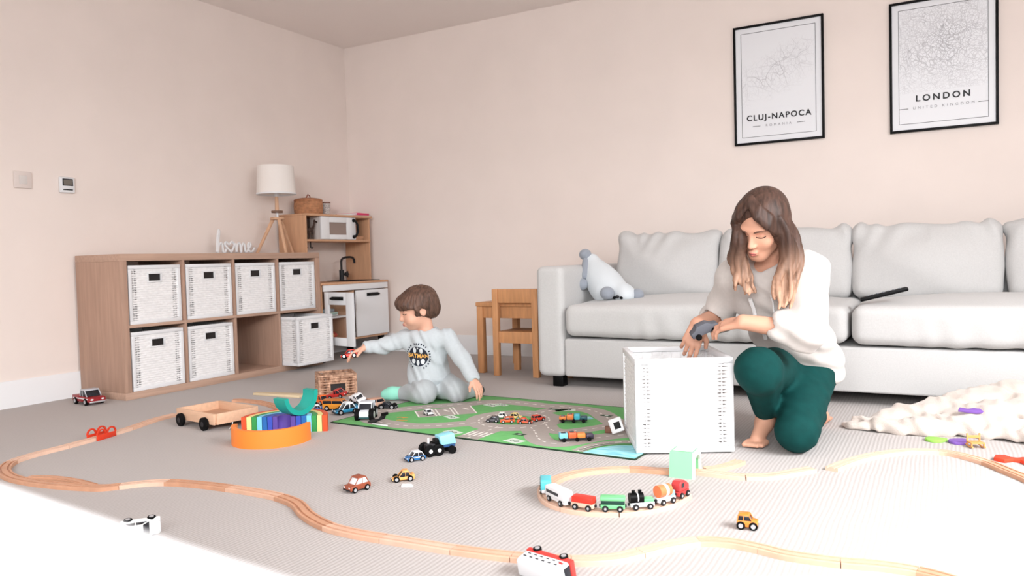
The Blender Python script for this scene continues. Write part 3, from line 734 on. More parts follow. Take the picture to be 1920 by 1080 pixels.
# ================================================================= SOFA
SF = thing('sofa', 'long pale grey fabric sofa with loose back cushions under the map prints', 'sofa', (2.23, -1.10, 0))
def sofa_part(name, S, h=0.014): return S.build(name, M_SOFA, h, SF, origin=(2.23, -1.10, 0))
X2 = 5.08
S = SDF().box((2.309, -0.615, 0.348), (0.079, 0.487, 0.294), 0.030); sofa_part('arm', S)
S = SDF().box((X2 + 0.079, -0.615, 0.348), (0.079, 0.487, 0.294), 0.030); sofa_part('arm', S)
MB().box2((0.160, 0.006, 0.058), (X2 - 2.23, 0.95, 0.258), 0.012, seg=3).build('base', M_SOFA, SF)
MB().box2((0.160, 0.80, 0.26), (X2 - 2.23, 0.97, 0.60), 0.03, seg=3).build('back_rest', M_SOFA, SF)
def seat_cushion(x0, x1, sd):
    S = SDF(); c = ((x0 + x1) / 2, -0.72, 0.355)
    S.box(c, ((x1 - x0) / 2 - 0.003, 0.405, 0.086), 0.045); S.ell((c[0], c[1], c[2] + 0.035), ((x1 - x0) / 2 - 0.05, 0.37, 0.085), k=0.06)
    rnd = np.random.RandomState(sd)
    def fold(P):
        fr = np.clip((-P[:, 1] - 0.95) / 0.12, 0, 1) * np.clip((0.43 - P[:, 2]) / 0.05, 0, 1)
        a = np.sin(P[:, 0] * 62 + 2.5 * np.sin(P[:, 0] * 9 + sd) + P[:, 2] * 14) * 0.5 + 0.5
        m = np.clip(np.sin(P[:, 0] * 4.2 + sd) + 0.35, 0, 1)
        return (-0.006 * fr * a * m).astype(np.float32)
    S.rip.append(fold); S.rip.append(ripple(0.002, 9, 7, 0, sd, 4, 6, 3))
    sofa_part('seat_cushion', S)
seat_cushion(2.395, 3.774, 1); seat_cushion(3.780, X2, 2)
def back_cushion(x0, x1, sd, top=0.80, bow=0.0):
    S = SDF(); cx = (x0 + x1) / 2; hw = (x1 - x0) / 2 - 0.002
    a = math.radians(14); R = np.array([[1, 0, 0], [0, math.cos(a), math.sin(a)], [0, -math.sin(a), math.cos(a)]])
    zc = (0.44 + top) / 2
    S.box((cx, -0.385, zc), (hw, 0.070, 0.19), 0.05, R); S.ell((cx, -0.395, zc - 0.02), (hw * 0.95, 0.118, 0.185), R, k=0.06)
    for s in (-1, 1): S.ell((cx + s * (hw - 0.045), -0.335, top - 0.025), (0.048, 0.040, 0.040), k=0.05)
    def fold(P):
        u = (P[:, 0] - cx); v = top - P[:, 2]
        m = np.exp(-(v / 0.10) ** 2)
        r = np.sin(u * 42 + 3 * np.sin(u * 11 + sd) + v * 30 * np.sign(np.sin(u * 7 + sd)))
        return (0.0075 * m * r).astype(np.float32)
    S.rip.append(fold); S.rip.append(ripple(0.0045, 8, 0, 11, sd, 5, 0, 9))
    sofa_part('back_cushion', S)
back_cushion(2.43, 3.035, 1, 0.815); back_cushion(3.04, 3.722, 2, 0.795); back_cushion(3.727, 4.392, 3, 0.80); back_cushion(4.398, X2 - 0.01, 4, 0.79)
for x in (0.11, X2 - 2.23 + 0.07):
    for y in (0.05, 0.90): MB().box2((x - 0.03, y - 0.03, 0.0), (x + 0.03, y + 0.03, 0.0585), 0.004).build('foot', M_BLACK, SF)
o = MB().box((0, 0, 0), (0.20, 0.042, 0.018), 0.006); rt = thing('remote_control', 'slim black remote control resting where two sofa seat cushions meet', 'remote', (3.905, -0.98, 0.484), rot=(0, math.radians(-14), math.radians(12)))
o.build('casing', M_BLACK, rt); kb = MB()
for i in range(7):
    for j in (-1, 0, 1): kb.box((-0.065 + i * 0.022, j * 0.011, 0.0095), (0.010, 0.007, 0.003), 0.001)
kb.build('buttons', mat('remote_buttons', (120, 124, 130), 0.5), rt)
# plush toy
PL = thing('plush_toy', 'pale blue-grey plush animal with darker grey paws lying upside down at the left sofa arm', 'plush toy', (2.47, -0.78, 0.44))
org = (2.47, -0.78, 0.44)
M_PL = mat('plush_pale', (216, 222, 226), 0.95, bump=0.3, bscale=300, sheen=0.3); M_PG = mat('plush_grey', (150, 156, 166), 0.95, bump=0.3, bscale=300, sheen=0.3)
S = SDF().chain([(2.405, -0.74, 0.66), (2.46, -0.76, 0.57), (2.53, -0.80, 0.505), (2.62, -0.84, 0.488)], [0.045, 0.078, 0.085, 0.058], 0.04)
S.ell((2.50, -0.78, 0.53), (0.085, 0.075, 0.085), k=0.04); S.ell((2.655, -0.85, 0.478), (0.045, 0.06, 0.040), k=0.03); S.build('body', M_PL, 0.008, PL, origin=org)
for c, r in (((2.375, -0.76, 0.700), 0.036), ((2.385, -0.84, 0.535), 0.038), ((2.568, -0.92, 0.490), 0.040), ((2.705, -0.83, 0.478), 0.036)):
    SDF().ell(c, (r, r * .95, r * .9)).build('paw', M_PG, 0.008, PL, origin=org)
SDF().chain([(2.385, -0.775, 0.665), (2.395, -0.815, 0.585)], [0.020, 0.028]).build('back_patch', M_PG, 0.008, PL, origin=org)
for x in (2.600, 2.642): MB().ball((x - org[0], -0.905 - org[1], 0.464 - org[2]), (0.010, 0.006, 0.008)).build('eye', M_BLACK, PL)
MB().ball((2.622 - org[0], -0.913 - org[1], 0.470 - org[2]), (0.012, 0.008, 0.008)).build('nose', M_DARK, PL)

# ================================================================= WHITE TABLE in the near left corner of the picture
t = thing('white_table', 'white table whose blurred top edge fills the lower left corner, nearest the camera', 'table', (3.40, -5.045, 0), math.radians(-5.5))
MB().box2((-0.85, -0.40, 0.560), (0.75, 0.502, 0.600), 0.010, seg=3).build('tabletop', M_WHITE, t)
for x in (-0.78, 0.68):
    for y in (-0.33, 0.43): MB().cyl((x, y, 0), (x, y, 0.5605), 0.018, 0.025, n=14).build('leg', M_WHITE, t)

# ================================================================= THROW BLANKET
S = SDF(); rb = random.Random(3)
folds = [((3.80, -1.545), (3.95, -1.50), .016, .026), ((3.83, -1.585), (4.05, -1.575), .020, .030), ((3.92, -1.60), (4.16, -1.545), .022, .030), ((3.93, -1.47), (4.12, -1.42), .034, .044), ((3.98, -1.42), (4.20, -1.36), .040, .060),
         ((4.05, -1.50), (4.30, -1.50), .034, .046), ((4.10, -1.36), (4.34, -1.27), .060, .085), ((4.16, -1.44), (4.42, -1.40), .052, .072), ((4.20, -1.28), (4.52, -1.24), .078, .095), ((4.30, -1.53), (4.52, -1.52), .036, .044), ((4.28, -1.57), (4.48, -1.585), .026, .03),
         ((4.40, -1.36), (4.70, -1.34), .080, .095), ((4.45, -1.46), (4.72, -1.47), .052, .055), ((4.13, -1.56), (4.24, -1.52), .03, .036), ((4.26, -1.22), (4.45, -1.16), .060, .080), ((4.50, -1.22), (4.75, -1.20), .09, .09), ((4.18, -1.24), (4.26, -1.19), .05, .055)]
for a, b, r0, r1 in folds:
    mid = ((a[0] + b[0]) / 2 + rb.uniform(-.03, .03), (a[1] + b[1]) / 2 + rb.uniform(-.025, .025))
    S.chain([(a[0], a[1], r0 * .62), (mid[0], mid[1], (r0 + r1) * .36), (b[0], b[1], r1 * .62)], [r0, (r0 + r1) * .52, r1], 0.030)
S.cut((4, -1.4, 0.001), (0, 0, -1))
S.rip.append(ripple(0.006, 38, 52, 20, 0.3, 22, 31, 12)); S.rip.append(ripple(0.003, 80, -60, 50, 1.3, 40, 31, 32))
tag(S.build('throw_blanket', mat('blanket_fleece', (206, 194, 185), 0.98, bump=0.5, bscale=260, sheen=0.3), 0.007, None, smooth=3), 'crumpled cream fleece blanket lying on the carpet before the right end of the sofa', 'blanket')
# ================================================================= PEOPLE
def add_hand(S, wrist, f, n, side, size=1.0, curl=(0.35, 0.45, 0.55, 0.65), rw=0.024, thumb_curl=0.5, k=0.004):
    """palm and five fingers; f: finger direction, n: direction the palm faces, side +1 right hand, -1 left hand"""
    f = unit(f); n = np.asarray(n, float); n = unit(n - f * (n @ f)); s = np.cross(f, n) * side
    W = np.asarray(wrist, float); L = size
    kn = []
    for i, (u, v) in enumerate(((0.030, 0.082), (0.010, 0.088), (-0.010, 0.084), (-0.028, 0.074))):
        p = W + (f * v + s * u - n * 0.003) * L; kn.append(p)
        S.cap(W + s * u * 0.55 * L + f * 0.005 * L, p, 0.0135 * L, 0.0105 * L, 0.010 * L)
    S.cap(W + f * 0.02 * L + s * 0.022 * L + n * 0.006 * L, W + f * 0.060 * L + s * 0.024 * L + n * 0.004 * L, 0.015 * L, 0.012 * L, 0.012 * L)
    for i, p in enumerate(kn):
        ln = (0.071, 0.080, 0.074, 0.058)[i] * L; a = curl[i]; q = p; ang = 0.0
        sp = (0.05, 0.01, -0.03, -0.07)[i]
        r0 = (0.0090, 0.0093, 0.0088, 0.0078)[i] * L
        for j, (fr, rr) in enumerate(((0.45, 0.92), (0.30, 0.85), (0.25, 0.74))):
            ang += a * (0.7 if j == 0 else 1.0)
            d = unit(f * math.cos(ang) + n * math.sin(ang) + s * sp)
            q2 = q + d * ln * fr; S.cap(q, q2, r0 * (1.0, 0.92, 0.85)[j], r0 * rr, k * L); q = q2
    tp = W + (f * 0.028 + s * 0.030 + n * 0.004) * L
    d1 = unit(f * 0.72 + s * 0.62 + n * 0.30); t1 = tp + d1 * 0.036 * L
    d2 = unit(f * 0.86 + s * (0.35 - 0.3 * thumb_curl) + n * thumb_curl); t2 = t1 + d2 * 0.030 * L
    S.cap(W + (f * 0.012 + s * 0.014) * L, tp, 0.014 * L, 0.0125 * L, 0.010 * L)
    S.cap(tp, t1, 0.0118 * L, 0.0105 * L, k * L); S.cap(t1, t2, 0.0102 * L, 0.0080 * L, k * L)

def add_head(S, R, c, sc, child=False):
    """head centre c, R columns = left, forward, up; forward is local y"""
    S.at(R, c, sc)
    if child:
        S.ell((0, -.015, .035), (.078, .094, .082)); S.ell((0, .032, -.030), (.060, .056, .070), k=.03)
        S.ell((0, .058, -.076), (.026, .022, .020), k=.025)
        for s in (-1, 1): S.ell((s * .036, .056, -.040), (.027, .026, .028), k=.02)
        S.ell((0, .076, .020), (.046, .018, .020), k=.02)
        S.cap((0, .084, .000), (0, .098, -.030), .007, .011, k=.012)
        for s in (-1, 1): S.ell((s * .008, .090, -.034), (.008, .008, .007), k=.008)
        lipz = -.055
    else:
        S.ell((0, -.018, .030), (.074, .094, .085)); S.ell((0, .030, -.025), (.057, .060, .078), k=.03)
        S.ell((0, .056, -.092), (.022, .021, .019), k=.028)
        for s in (-1, 1):
            S.ell((s * .034, .056, -.028), (.022, .022, .024), k=.02)
            S.cap((s * .046, .002, -.056), (s * .018, .052, -.090), .014, .013, k=.03)
        S.ell((0, .078, .026), (.046, .016, .014), k=.02)
        S.cap((0, .084, .010), (0, .104, -.030), .0065, .0095, k=.012)
        for s in (-1, 1): S.ell((s * .009, .095, -.034), (.0075, .008, .006), k=.007)
        lipz = -.060
    for s in (-1, 1):
        S.ell((s * .030, .096, .004), (.017, .014, .010), k=.012, sub=True)
        S.ell((s * .030, .070, .004), (.0135, .0135, .0125), k=.004)
        S.ell((s * .078, -.008, -.008), (.007, .018, .028), k=.010)
        S.ell((s * .0865, -.004, -.006), (.006, .010, .017), k=.004, sub=True)
    S.ell((0, .089, lipz), (.018, .009, .0055), k=.008); S.ell((0, .0875, lipz - .010), (.015, .009, .0055), k=.008)
    S.at()
    return lipz
def face_parts(parent, R, c, sc, org, lipz, lipm, browm, lashm, brow_r=0.0026, wide=1.0):
    Rm = np.asarray(R); c = np.asarray(c)
    tree = BVHTree.FromPolygons([tuple(v.co) for v in parent.data.vertices], [tuple(p.vertices) for p in parent.data.polygons])
    def W(p): return Vector(Rm @ (np.asarray(p, float) * sc) + c - np.asarray(org))
    fw = Vector(Rm[:, 1])
    def on(x, z, off=0.0004):
        h = tree.ray_cast(W((x, .2, z)), -fw); return (h[0] if h[0] is not None else W((x, .09, z))) + fw * off
    for s in (-1, 1):
        A = [math.pi * k / 10 for k in range(11)]
        MB().tube([on(s * (.0300 - .0145 * math.cos(a)), -.0005 - .0046 * math.sin(a)) for a in A], [.0010 * sc] + [.0017 * sc] * 9 + [.0012 * sc], 6).build('eyelashes', lashm, parent)
        MB().tube([on(s * (.0300 - .0135 * math.cos(a)), .0065 + .0035 * math.sin(a), 0.0) for a in A], .0007 * sc, 6).build('eyelid_crease', lipm, parent)
        MB().tube([on(s * x, z, .0010) for x, z in ((.0125, .0190), (.0180, .0215), (.0250, .0238), (.0330, .0245), (.0410, .0228), (.0470, .0190))], [brow_r * k * sc for k in (.7, 1.05, 1.1, 1.0, .8, .35)], 6).build('eyebrow', browm, parent)
        MB().ball(on(s * .0062, -.0365 if wide == 1 else -.036, -.0004), .0017 * sc, u=8, v=6).build('nostril', lashm, parent)
    m = MB(); up = [(-.021, 0), (-.013, .0035), (-.005, .0060), (0, .0050), (.005, .0060), (.013, .0035), (.021, 0)]
    lo = [(-.021, 0), (-.013, -.0060), (-.006, -.0085), (0, -.0092), (.006, -.0085), (.013, -.0060), (.021, 0)]; mz = lipz - .0045
    def sheet(a, b, bul):
        vs = []; fs = []; n = len(a); K = 4
        for i in range(n):
            for k in range(K + 1):
                t = k / K; x = a[i][0] * .86; z = mz + a[i][1] * (1 - t) + b[i][1] * t
                vs.append(on(x, z, .0014 + bul * math.sin(math.pi * t) * (1 - abs(x) / .022)))
        for i in range(n - 1):
            for k in range(K): fs.append((i * (K + 1) + k, i * (K + 1) + k + 1, (i + 1) * (K + 1) + k + 1, (i + 1) * (K + 1) + k))
        m.add(vs, fs)
    mid = [(x, 0) for x, _ in up]; sheet(up, mid, .0012); sheet(mid, lo, .0018)
    lp = m.build('lips', lipm, parent)
    MB().tube([on(x * .62, mz, .0022) for x, _ in up], .0007 * sc, 6).build('lip_line', lashm, lp)

# ---------------------------------------------------------------- the woman
org = (3.64, -1.80, 0.0)
Rw = frame((-0.22, -0.86, -0.50), (0.13, 0.0, 1.0)); Cw = np.array((3.596, -2.040, 0.778)); HS = .97
def hw(p): return Rw @ (np.asarray(p, float) * HS) + Cw
pel = np.array((3.668, -1.680, .262)); bel = np.array((3.640, -1.765, .375)); che = np.array((3.607, -1.868, .515)); nek = np.array((3.603, -1.925, .622))
shR, shL = np.array((3.462, -1.868, .590)), np.array((3.728, -1.962, .606))
elR, wrR = np.array((3.378, -1.790, .440)), np.array((3.358, -1.992, .432))
elL, wrL = np.array((3.735, -2.075, .420)), np.array((3.548, -2.125, .452))
hpR, hpL = np.array((3.600, -1.735, .235)), np.array((3.706, -1.690, .240))
knR, anR = np.array((3.600, -2.140, .292)), np.array((3.575, -1.900, .098))
knL, anL = np.array((3.700, -2.035, .066)), np.array((3.704, -1.630, .050))
LV = unit(shL - shR); UPV = unit(nek - pel); FV = unit(np.cross(UPV, LV) * -1); FV = unit(np.cross(LV, UPV)); TB = np.stack([LV, FV, UPV], 1)
if FV[1] > 0: FV = -FV; TB = np.stack([LV, FV, UPV], 1)
S = SDF()
S.ell(che, (.135, .085, .15), TB, .03); S.ell(bel, (.115, .085, .12), TB, .04); S.ell(pel, (.135, .10, .10), TB, .04)
S.cap(shR, shL, .045, .045, .04); S.cap(nek - UPV * .02, hw((0, -.025, -.04)), .046, .043, .025)
S.chain([shR, elR, wrR], [.047, .037, .026], .02); S.chain([shL, elL, wrL], [.047, .037, .026], .02)
S.chain([hpR, knR], [.080, .054], .03); S.chain([knR, anR], [.050, .031], .02); S.chain([hpL, knL], [.082, .052], .03); S.chain([knL, anL], [.048, .031], .02)
# bare feet, the right one up on its toes
S.chain([anR + (0, .020, -.004), (3.572, -1.920, .070), (3.560, -1.990, .026)], [.030, .030, .024], .02); S.cap(anR, (3.575, -1.872, .088), .030, .026, .02)
for i in range(5):
    u = (i - 2) * .0155; a = np.array((3.560 + u * .95, -1.990 + u * .25, .017)); S.cap(a, a + np.array((-.008, -.040 + abs(i - (3 if True else 0)) * .004, -.005)), .0105, .0088, .006)
S.chain([anL, (3.712, -1.560, .036), (3.708, -1.500, .022)], [.030, .030, .022], .02)
for i in range(5):
    u = (i - 2) * .014; a = np.array((3.708 + u, -1.505, .018)); S.cap(a, a + np.array((.004, .035, -.004)), .010, .008, .006)
add_hand(S, wrR, (-.30, -.22, -.95), (-.25, .95, -.10), 1, .92, (.25, .42, .50, .55))
add_hand(S, wrL, (-.93, .30, -.22), (.05, .45, -.90), -1, .92, (.30, .34, .40, .45))
lipz = add_head(S, Rw, Cw, HS)
wom = S.build('person', M_SKIN, 0.0036, None, origin=org)
wom.location = org
tag(wom, 'woman in grey hoodie and dark green leggings kneeling and reaching into the white wicker box', 'person')
face_parts(wom, Rw, Cw, HS, org, lipz, mat('lips_rose', (202, 116, 108), 0.4), mat('brow_brown', (104, 76, 64), 0.8), mat('lash_dark', (54, 38, 34), 0.8))
# leggings
M_LEG_G = mat('leggings_green', (12, 62, 60), 0.85, noise=0.12, nscale=30, spec=0.15)
S = SDF(); kk = .03
S.ell(pel, (.132, .112, .105), TB, kk); S.chain([hpR, knR], [.094, .070], kk); S.chain([knR, anR + (knR - anR) * .16], [.064, .043], .03); S.ell(knR + np.array((0.0, -.010, .002)), (.068, .066, .070), k=.03)
S.chain([hpL, knL + (0, 0, .012)], [.090, .070], kk); S.chain([knL + (0, .02, .004), anL + (0, 0, .002)], [.060, .042], .03)
S.cut((3.6, -1.8, .002), (0, 0, -1))
S.rip.append(ripple(.0010, 60, 45, 70, .4, 20, 22, 18))
S.build('leggings', M_LEG_G, .0055, wom, origin=org)
# hoodie
M_HOOD = mat('hoodie_grey', (204, 197, 192), 0.95, noise=0.03, nscale=90, bump=0.15, bscale=600, sheen=0.2)
S = SDF()
S.ell(che + UPV * .015, (.160, .110, .170), TB, .04); S.ell(bel - UPV * .005 + LV * .004, (.146, .118, .160), TB, .06); S.ell(pel - UPV * .01 + LV * .0, (.150, .128, .115), TB, .06)
S.cap(shR + (0, 0, -.004), shL + (0, 0, -.004), .062, .062, .05)
S.chain([nek - LV * .075 - FV * .045, nek - FV * .078 + UPV * .01, nek + LV * .075 - FV * .045], [.034, .048, .034], .03)   # hood lying on the back
S.chain([nek - LV * .066 - FV * .03 + UPV * .012, nek - LV * .048 + FV * .042 - UPV * .002, nek + FV * .066 - UPV * .012, nek + LV * .048 + FV * .042 - UPV * .002, nek + LV * .066 - FV * .03 + UPV * .012], [.020, .014, .012, .014, .020], .012)
S.chain([shR, elR, elR + (wrR - elR) * .24], [.066, .058, .050], .03); S.ell(elR + (wrR - elR) * .24, (.048, .045, .048), k=.02)
S.chain([shL, elL, elL + (wrL - elL) * .30], [.076, .064, .056], .03)
cu = elL + (wrL - elL) * .33; S.cap(cu, cu + (wrL - elL) * .05, .052, .050, .01)
cu = elR + (wrR - elR) * .26; S.cap(cu, cu + (wrR - elR) * .05, .046, .044, .01)
hem = pel - UPV * .060; S.cut(hem, -UPV + np.array((0, 0, -.35)) - LV * .40)
S.ell(nek + UPV * .080 + FV * .014, (.057, .057, .074), TB, .01, sub=True)
for q, w_ in ((elL, wrL), (elR, wrR)):   # open cuffs
    d = w_ - q; S.cap(q + d * .36, q + d * .55, .036, .036, .004, sub=True)
def folds(P):
    a = np.sin(P[:, 2] * 58 + P[:, 0] * 26 - P[:, 1] * 30 + 2.2 * np.sin(P[:, 0] * 19 + P[:, 2] * 13)) * .0040
    b = np.sin(P[:, 0] * 70 - P[:, 2] * 24 + 1.6 * np.sin(P[:, 1] * 27)) * .0020
    return (a + b).astype(np.float32)
S.rip.append(folds)
hood = S.build('hoodie', M_HOOD, .0055, wom, origin=org)
# waistband of the hoodie, drawstrings, kangaroo pocket seam
hv = [v.co + Vector(org) for v in hood.data.vertices]
bvh = BVHTree.FromPolygons([tuple(v) for v in hv], [tuple(p.vertices) for p in hood.data.polygons])
def on_hood(p, off=.006):
    h = bvh.ray_cast(Vector(p) + Vector(FV) * .35, -Vector(FV)); q = h[0] if h[0] is not None else Vector(p); return q + Vector(FV) * off - Vector(org)
c1 = [on_hood(nek - LV * .034 - UPV * z, .007) for z in [.03 + .19 * k / 19 for k in range(20)]]
MB().tube(c1, .0075, 8, flat=.6).build('drawstring', mat('cord_white', (246, 246, 246), 0.7), wom)
c1 = [on_hood(nek + LV * .040 - UPV * z, .004) for z in [.03 + .15 * k / 15 for k in range(16)]]
MB().tube(c1, .0030, 8).build('drawstring', mat('cord_white', (246, 246, 246), 0.7), wom)
# hair: long, centre parted, brown going blond towards the tips
def hair_mat(name, top, tip, z0, z1, axis=2):
    m = bpy.data.materials.new(name); m.use_nodes = True; nt = m.node_tree; b = nt.nodes['Principled BSDF']; N = nt.nodes.new; L = nt.links.new
    b.inputs['Roughness'].default_value = 0.5; b.inputs['Specular IOR Level'].default_value = 0.3
    tc = N('ShaderNodeTexCoord'); sp = N('ShaderNodeSeparateXYZ'); L(tc.outputs['Object'], sp.inputs[0])
    mp = N('ShaderNodeMapping'); mp.inputs['Scale'].default_value = (110, 60, 7); L(tc.outputs['Object'], mp.inputs[0])
    n = N('ShaderNodeTexNoise'); n.inputs['Scale'].default_value = 1.0; n.inputs['Detail'].default_value = 4; L(mp.outputs[0], n.inputs['Vector'])
    ad = N('ShaderNodeMath'); ad.operation = 'MULTIPLY_ADD'; ad.inputs[1].default_value = 0.10; L(n.outputs['Fac'], ad.inputs[0]); L(sp.outputs[axis], ad.inputs[2])
    r = N('ShaderNodeMapRange'); r.inputs[1].default_value = z0 + .05; r.inputs[2].default_value = z1 + .05; L(ad.outputs[0], r.inputs[0])
    mx = N('ShaderNodeMix'); mx.data_type = 'RGBA'; mx.inputs['A'].default_value = rgb(*tip); mx.inputs['B'].default_value = rgb(*top); L(r.outputs[0], mx.inputs['Factor'])
    m2 = N('ShaderNodeMix'); m2.data_type = 'RGBA'; m2.blend_type = 'MULTIPLY'; m2.inputs['Factor'].default_value = 1
    r2 = N('ShaderNodeMapRange'); r2.inputs[1].default_value = .3; r2.inputs[2].default_value = .7; r2.inputs[3].default_value = .42; r2.inputs[4].default_value = 1.35; L(n.outputs['Fac'], r2.inputs[0])
    L(mx.outputs['Result'], m2.inputs['A']); L(r2.outputs[0], m2.inputs['B']); L(m2.outputs['Result'], b.inputs['Base Color'])
    bp = N('ShaderNodeBump'); bp.inputs['Strength'].default_value = .6; bp.inputs['Distance'].default_value = .003; L(n.outputs['Fac'], bp.inputs['Height']); L(bp.outputs[0], b.inputs['Normal'])
    return m
S = SDF().at(Rw, Cw, HS * 1.03)
S.ell((0, -.020, .034), (.085, .106, .089)); S.ell((0, -.060, -.05), (.078, .065, .095), k=.03)
for s in (-1, 1): S.ell((s * .068, -.004, .0), (.024, .058, .072), k=.02)
S.ell((.004, .105, -.022), (.060, .080, .098), k=.010, sub=True)
S.at()
rh = random.Random(5)
def locks(base, n, spread, r0, wav, zend):
    for i in range(n):
        dx, dy = rh.uniform(-spread, spread), rh.uniform(-spread, spread); ph = rh.uniform(0, 6.28); en = rh.uniform(-.02, .03)
        P = [Vector(p) for p in base]; Q = catmull(P, 5); pts = []; rs = []
        for j, q in enumerate(Q):
            t = j / (len(Q) - 1); am = wav * t
            pts.append((q.x + dx * (.4 + .6 * t) + am * math.sin(9 * t + ph), q.y + dy * (.4 + .6 * t) + am * math.cos(8 * t + ph), q.z + en * t)); rs.append(r0 * (1.1 - .62 * t ** 3))
        S.chain([np.array(p) for p in pts], rs, .0040)
e0 = lambda p: tuple(hw(p))
for i in range(9):   # hair swept from the parting over both sides of the forehead
    q = i / 8.0
    S.chain([hw((-.012 + .004 * q, .035 + .035 * q, .128 - .016 * q)), hw((-.040, .060 + .026 * q, .100 - .026 * q)), hw((-.062 - .004 * q, .050 + .022 * q, .058 - .020 * q)), hw((-.074, .034 + .018 * q, .000))], [.007, .009, .010, .010], .005)
    S.chain([hw((-.008 + .004 * q, .035 + .035 * q, .128 - .016 * q)), hw((.028, .064 + .030 * q, .104 - .024 * q)), hw((.058, .054 + .028 * q, .064 - .022 * q)), hw((.074, .034 + .020 * q, .005))], [.007, .010, .011, .010], .005)
locks([e0((-.068, .030, .045)), (3.538, -2.110, .735), (3.527, -2.085, .670), (3.532, -2.075, .610), (3.548, -2.080, .562)], 22, .022, .0098, .012, 0)
locks([e0((-.070, .000, .030)), (3.520, -2.060, .720), (3.512, -2.040, .650), (3.525, -2.030, .590)], 15, .022, .0100, .012, 0)
locks([e0((.070, .025, .045)), (3.680, -2.075, .735), (3.684, -2.068, .665), (3.672, -2.080, .590), (3.678, -2.082, .515)], 25, .024, .0096, .012, 0)
locks([e0((.074, -.010, .03)), (3.692, -2.025, .730), (3.700, -2.030, .650), (3.690, -2.055, .575), (3.690, -2.060, .505)], 22, .025, .0100, .012, 0)
locks([e0((.04, -.085, .02)), (3.670, -1.960, .730), (3.688, -1.965, .660), (3.690, -1.985, .610)], 10, .024, .0125, .010, 0)
S.build('hair', hair_mat('hair_ombre', (78, 56, 47), (198, 156, 130), .53, .71), .0034, wom, origin=org, smooth=1)
# the grey thing she holds above the box
t = thing('grey_toy_car', 'dark grey toy car held in the hands of the kneeling woman above the white box', 'toy car', (3.408, -2.070, .402), rot=(math.radians(12), math.radians(-24), math.radians(25)))
MB().prism([(-.05, .008), (-.05, .028), (-.034, .034), (-.024, .046), (.014, .046), (.028, .034), (.05, .028), (.05, .008)], 'y', -.021, .021, .004).build('body', mat('toy_grey', (92, 94, 102), 0.5), t)
for x in (-.03, .03):
    for y in (-.022, .022): MB().cyl((x, y - .004, .009), (x, y + .004, .009), .011, n=14).build('wheel', M_RUBBER, t)

# ---------------------------------------------------------------- the child
org = (1.92, -1.68, 0.0045)
Rb = frame((-.64, -.70, -.27), (0.04, -0.06, 1.0)); Cb = np.array((1.898, -1.712, .458)); BS = .93
def hb(p): return Rb @ (np.asarray(p, float) * BS) + Cb
nek = np.array((1.925, -1.676, .350)); che = np.array((1.922, -1.672, .250)); bel = np.array((1.915, -1.660, .155)); pel = np.array((1.905, -1.622, .085))
shR, shL = np.array((1.825, -1.715, .308)), np.array((2.022, -1.650, .306))
elR, wrR = np.array((1.735, -1.775, .275)), np.array((1.672, -1.838, .276))
elL, wrL = np.array((2.122, -1.672, .210)), np.array((2.200, -1.700, .128))
hpR, hpL = np.array((1.855, -1.640, .075)), np.array((1.965, -1.620, .075))
knR, anR = np.array((1.955, -1.760, .056)), np.array((1.795, -1.715, .036))
knL, anL = np.array((2.075, -1.665, .058)), np.array((2.085, -1.540, .034))
LV = unit(shL - shR); UPV = unit(nek - pel); FV = unit(np.cross(LV, UPV))
if FV[1] > 0: FV = -FV
TB = np.stack([LV, FV, UPV], 1)
S = SDF()
S.ell(che, (.088, .066, .095), TB, .03); S.ell(bel, (.082, .070, .085), TB, .03); S.ell(pel, (.088, .075, .065), TB, .03)
S.cap(shR, shL, .032, .032, .03); S.cap(nek - UPV * .02, hb((0, -.02, -.04)), .034, .034, .02)
S.chain([shR, elR, wrR], [.030, .026, .019], .015); S.chain([shL, elL, wrL], [.030, .026, .019], .015)
S.chain([hpR, knR], [.055, .042], .02); S.chain([knR, anR], [.040, .026], .02); S.chain([hpL, knL], [.055, .042], .02); S.chain([knL, anL], [.040, .026], .02)
S.chain([anR, (1.74, -1.735, .030), (1.715, -1.745, .026)], [.026, .024, .020], .02); S.chain([anL, (2.085, -1.50, .026), (2.08, -1.465, .022)], [.026, .024, .018], .02)
add_hand(S, wrR, (-.62, -.62, -.36), (.30, .20, -.93), 1, .72, (.35, .40, .45, .5), k=.005)
add_hand(S, wrL, (.52, -.10, -.80), (-.72, .30, -.50), -1, .66, (.25, .30, .36, .42), k=.005)
lipz = add_head(S, Rb, Cb, BS, True)
boy = S.build('person', M_SKINB, 0.0030, None, origin=org); boy.location = org
tag(boy, 'small child in pale grey pyjamas kneeling on the mat holding a red toy car', 'person')
face_parts(boy, Rb, Cb, BS, org, lipz, mat('lips_child', (212, 136, 126), 0.4), mat('brow_child', (128, 96, 80), 0.8), mat('lash_dark', (54, 38, 34), 0.8), brow_r=.0018)
M_PYJ = mat('pyjama_grey', (190, 197, 201), 0.95, noise=0.03, nscale=90, sheen=0.2)
S = SDF()
S.ell(che, (.100, .078, .110), TB, .04); S.ell(bel, (.098, .086, .090), TB, .04); S.ell(bel - UPV * .035 + FV * .008, (.104, .098, .055), TB, .03)
S.cap(shR, shL, .042, .042, .04); S.cap(nek - UPV * .032 - LV * .014, nek - UPV * .032 + LV * .014, .050, .050, .02)
S.chain([shR, elR, wrR + (elR - wrR) * .06], [.042, .036, .028], .02); S.chain([shL, elL, wrL + (elL - wrL) * .04], [.044, .038, .029], .02)
S.ell(nek + UPV * .022 + FV * .006 + LV * .004, (.046, .045, .042), TB, .006, sub=True)
S.cap(wrR, wrR - (elR - wrR) * .3, .0185, .0185, .002, sub=True); S.cap(wrL, wrL - (elL - wrL) * .3, .0195, .0195, .002, sub=True)
S.cut(pel - UPV * .012, -UPV)
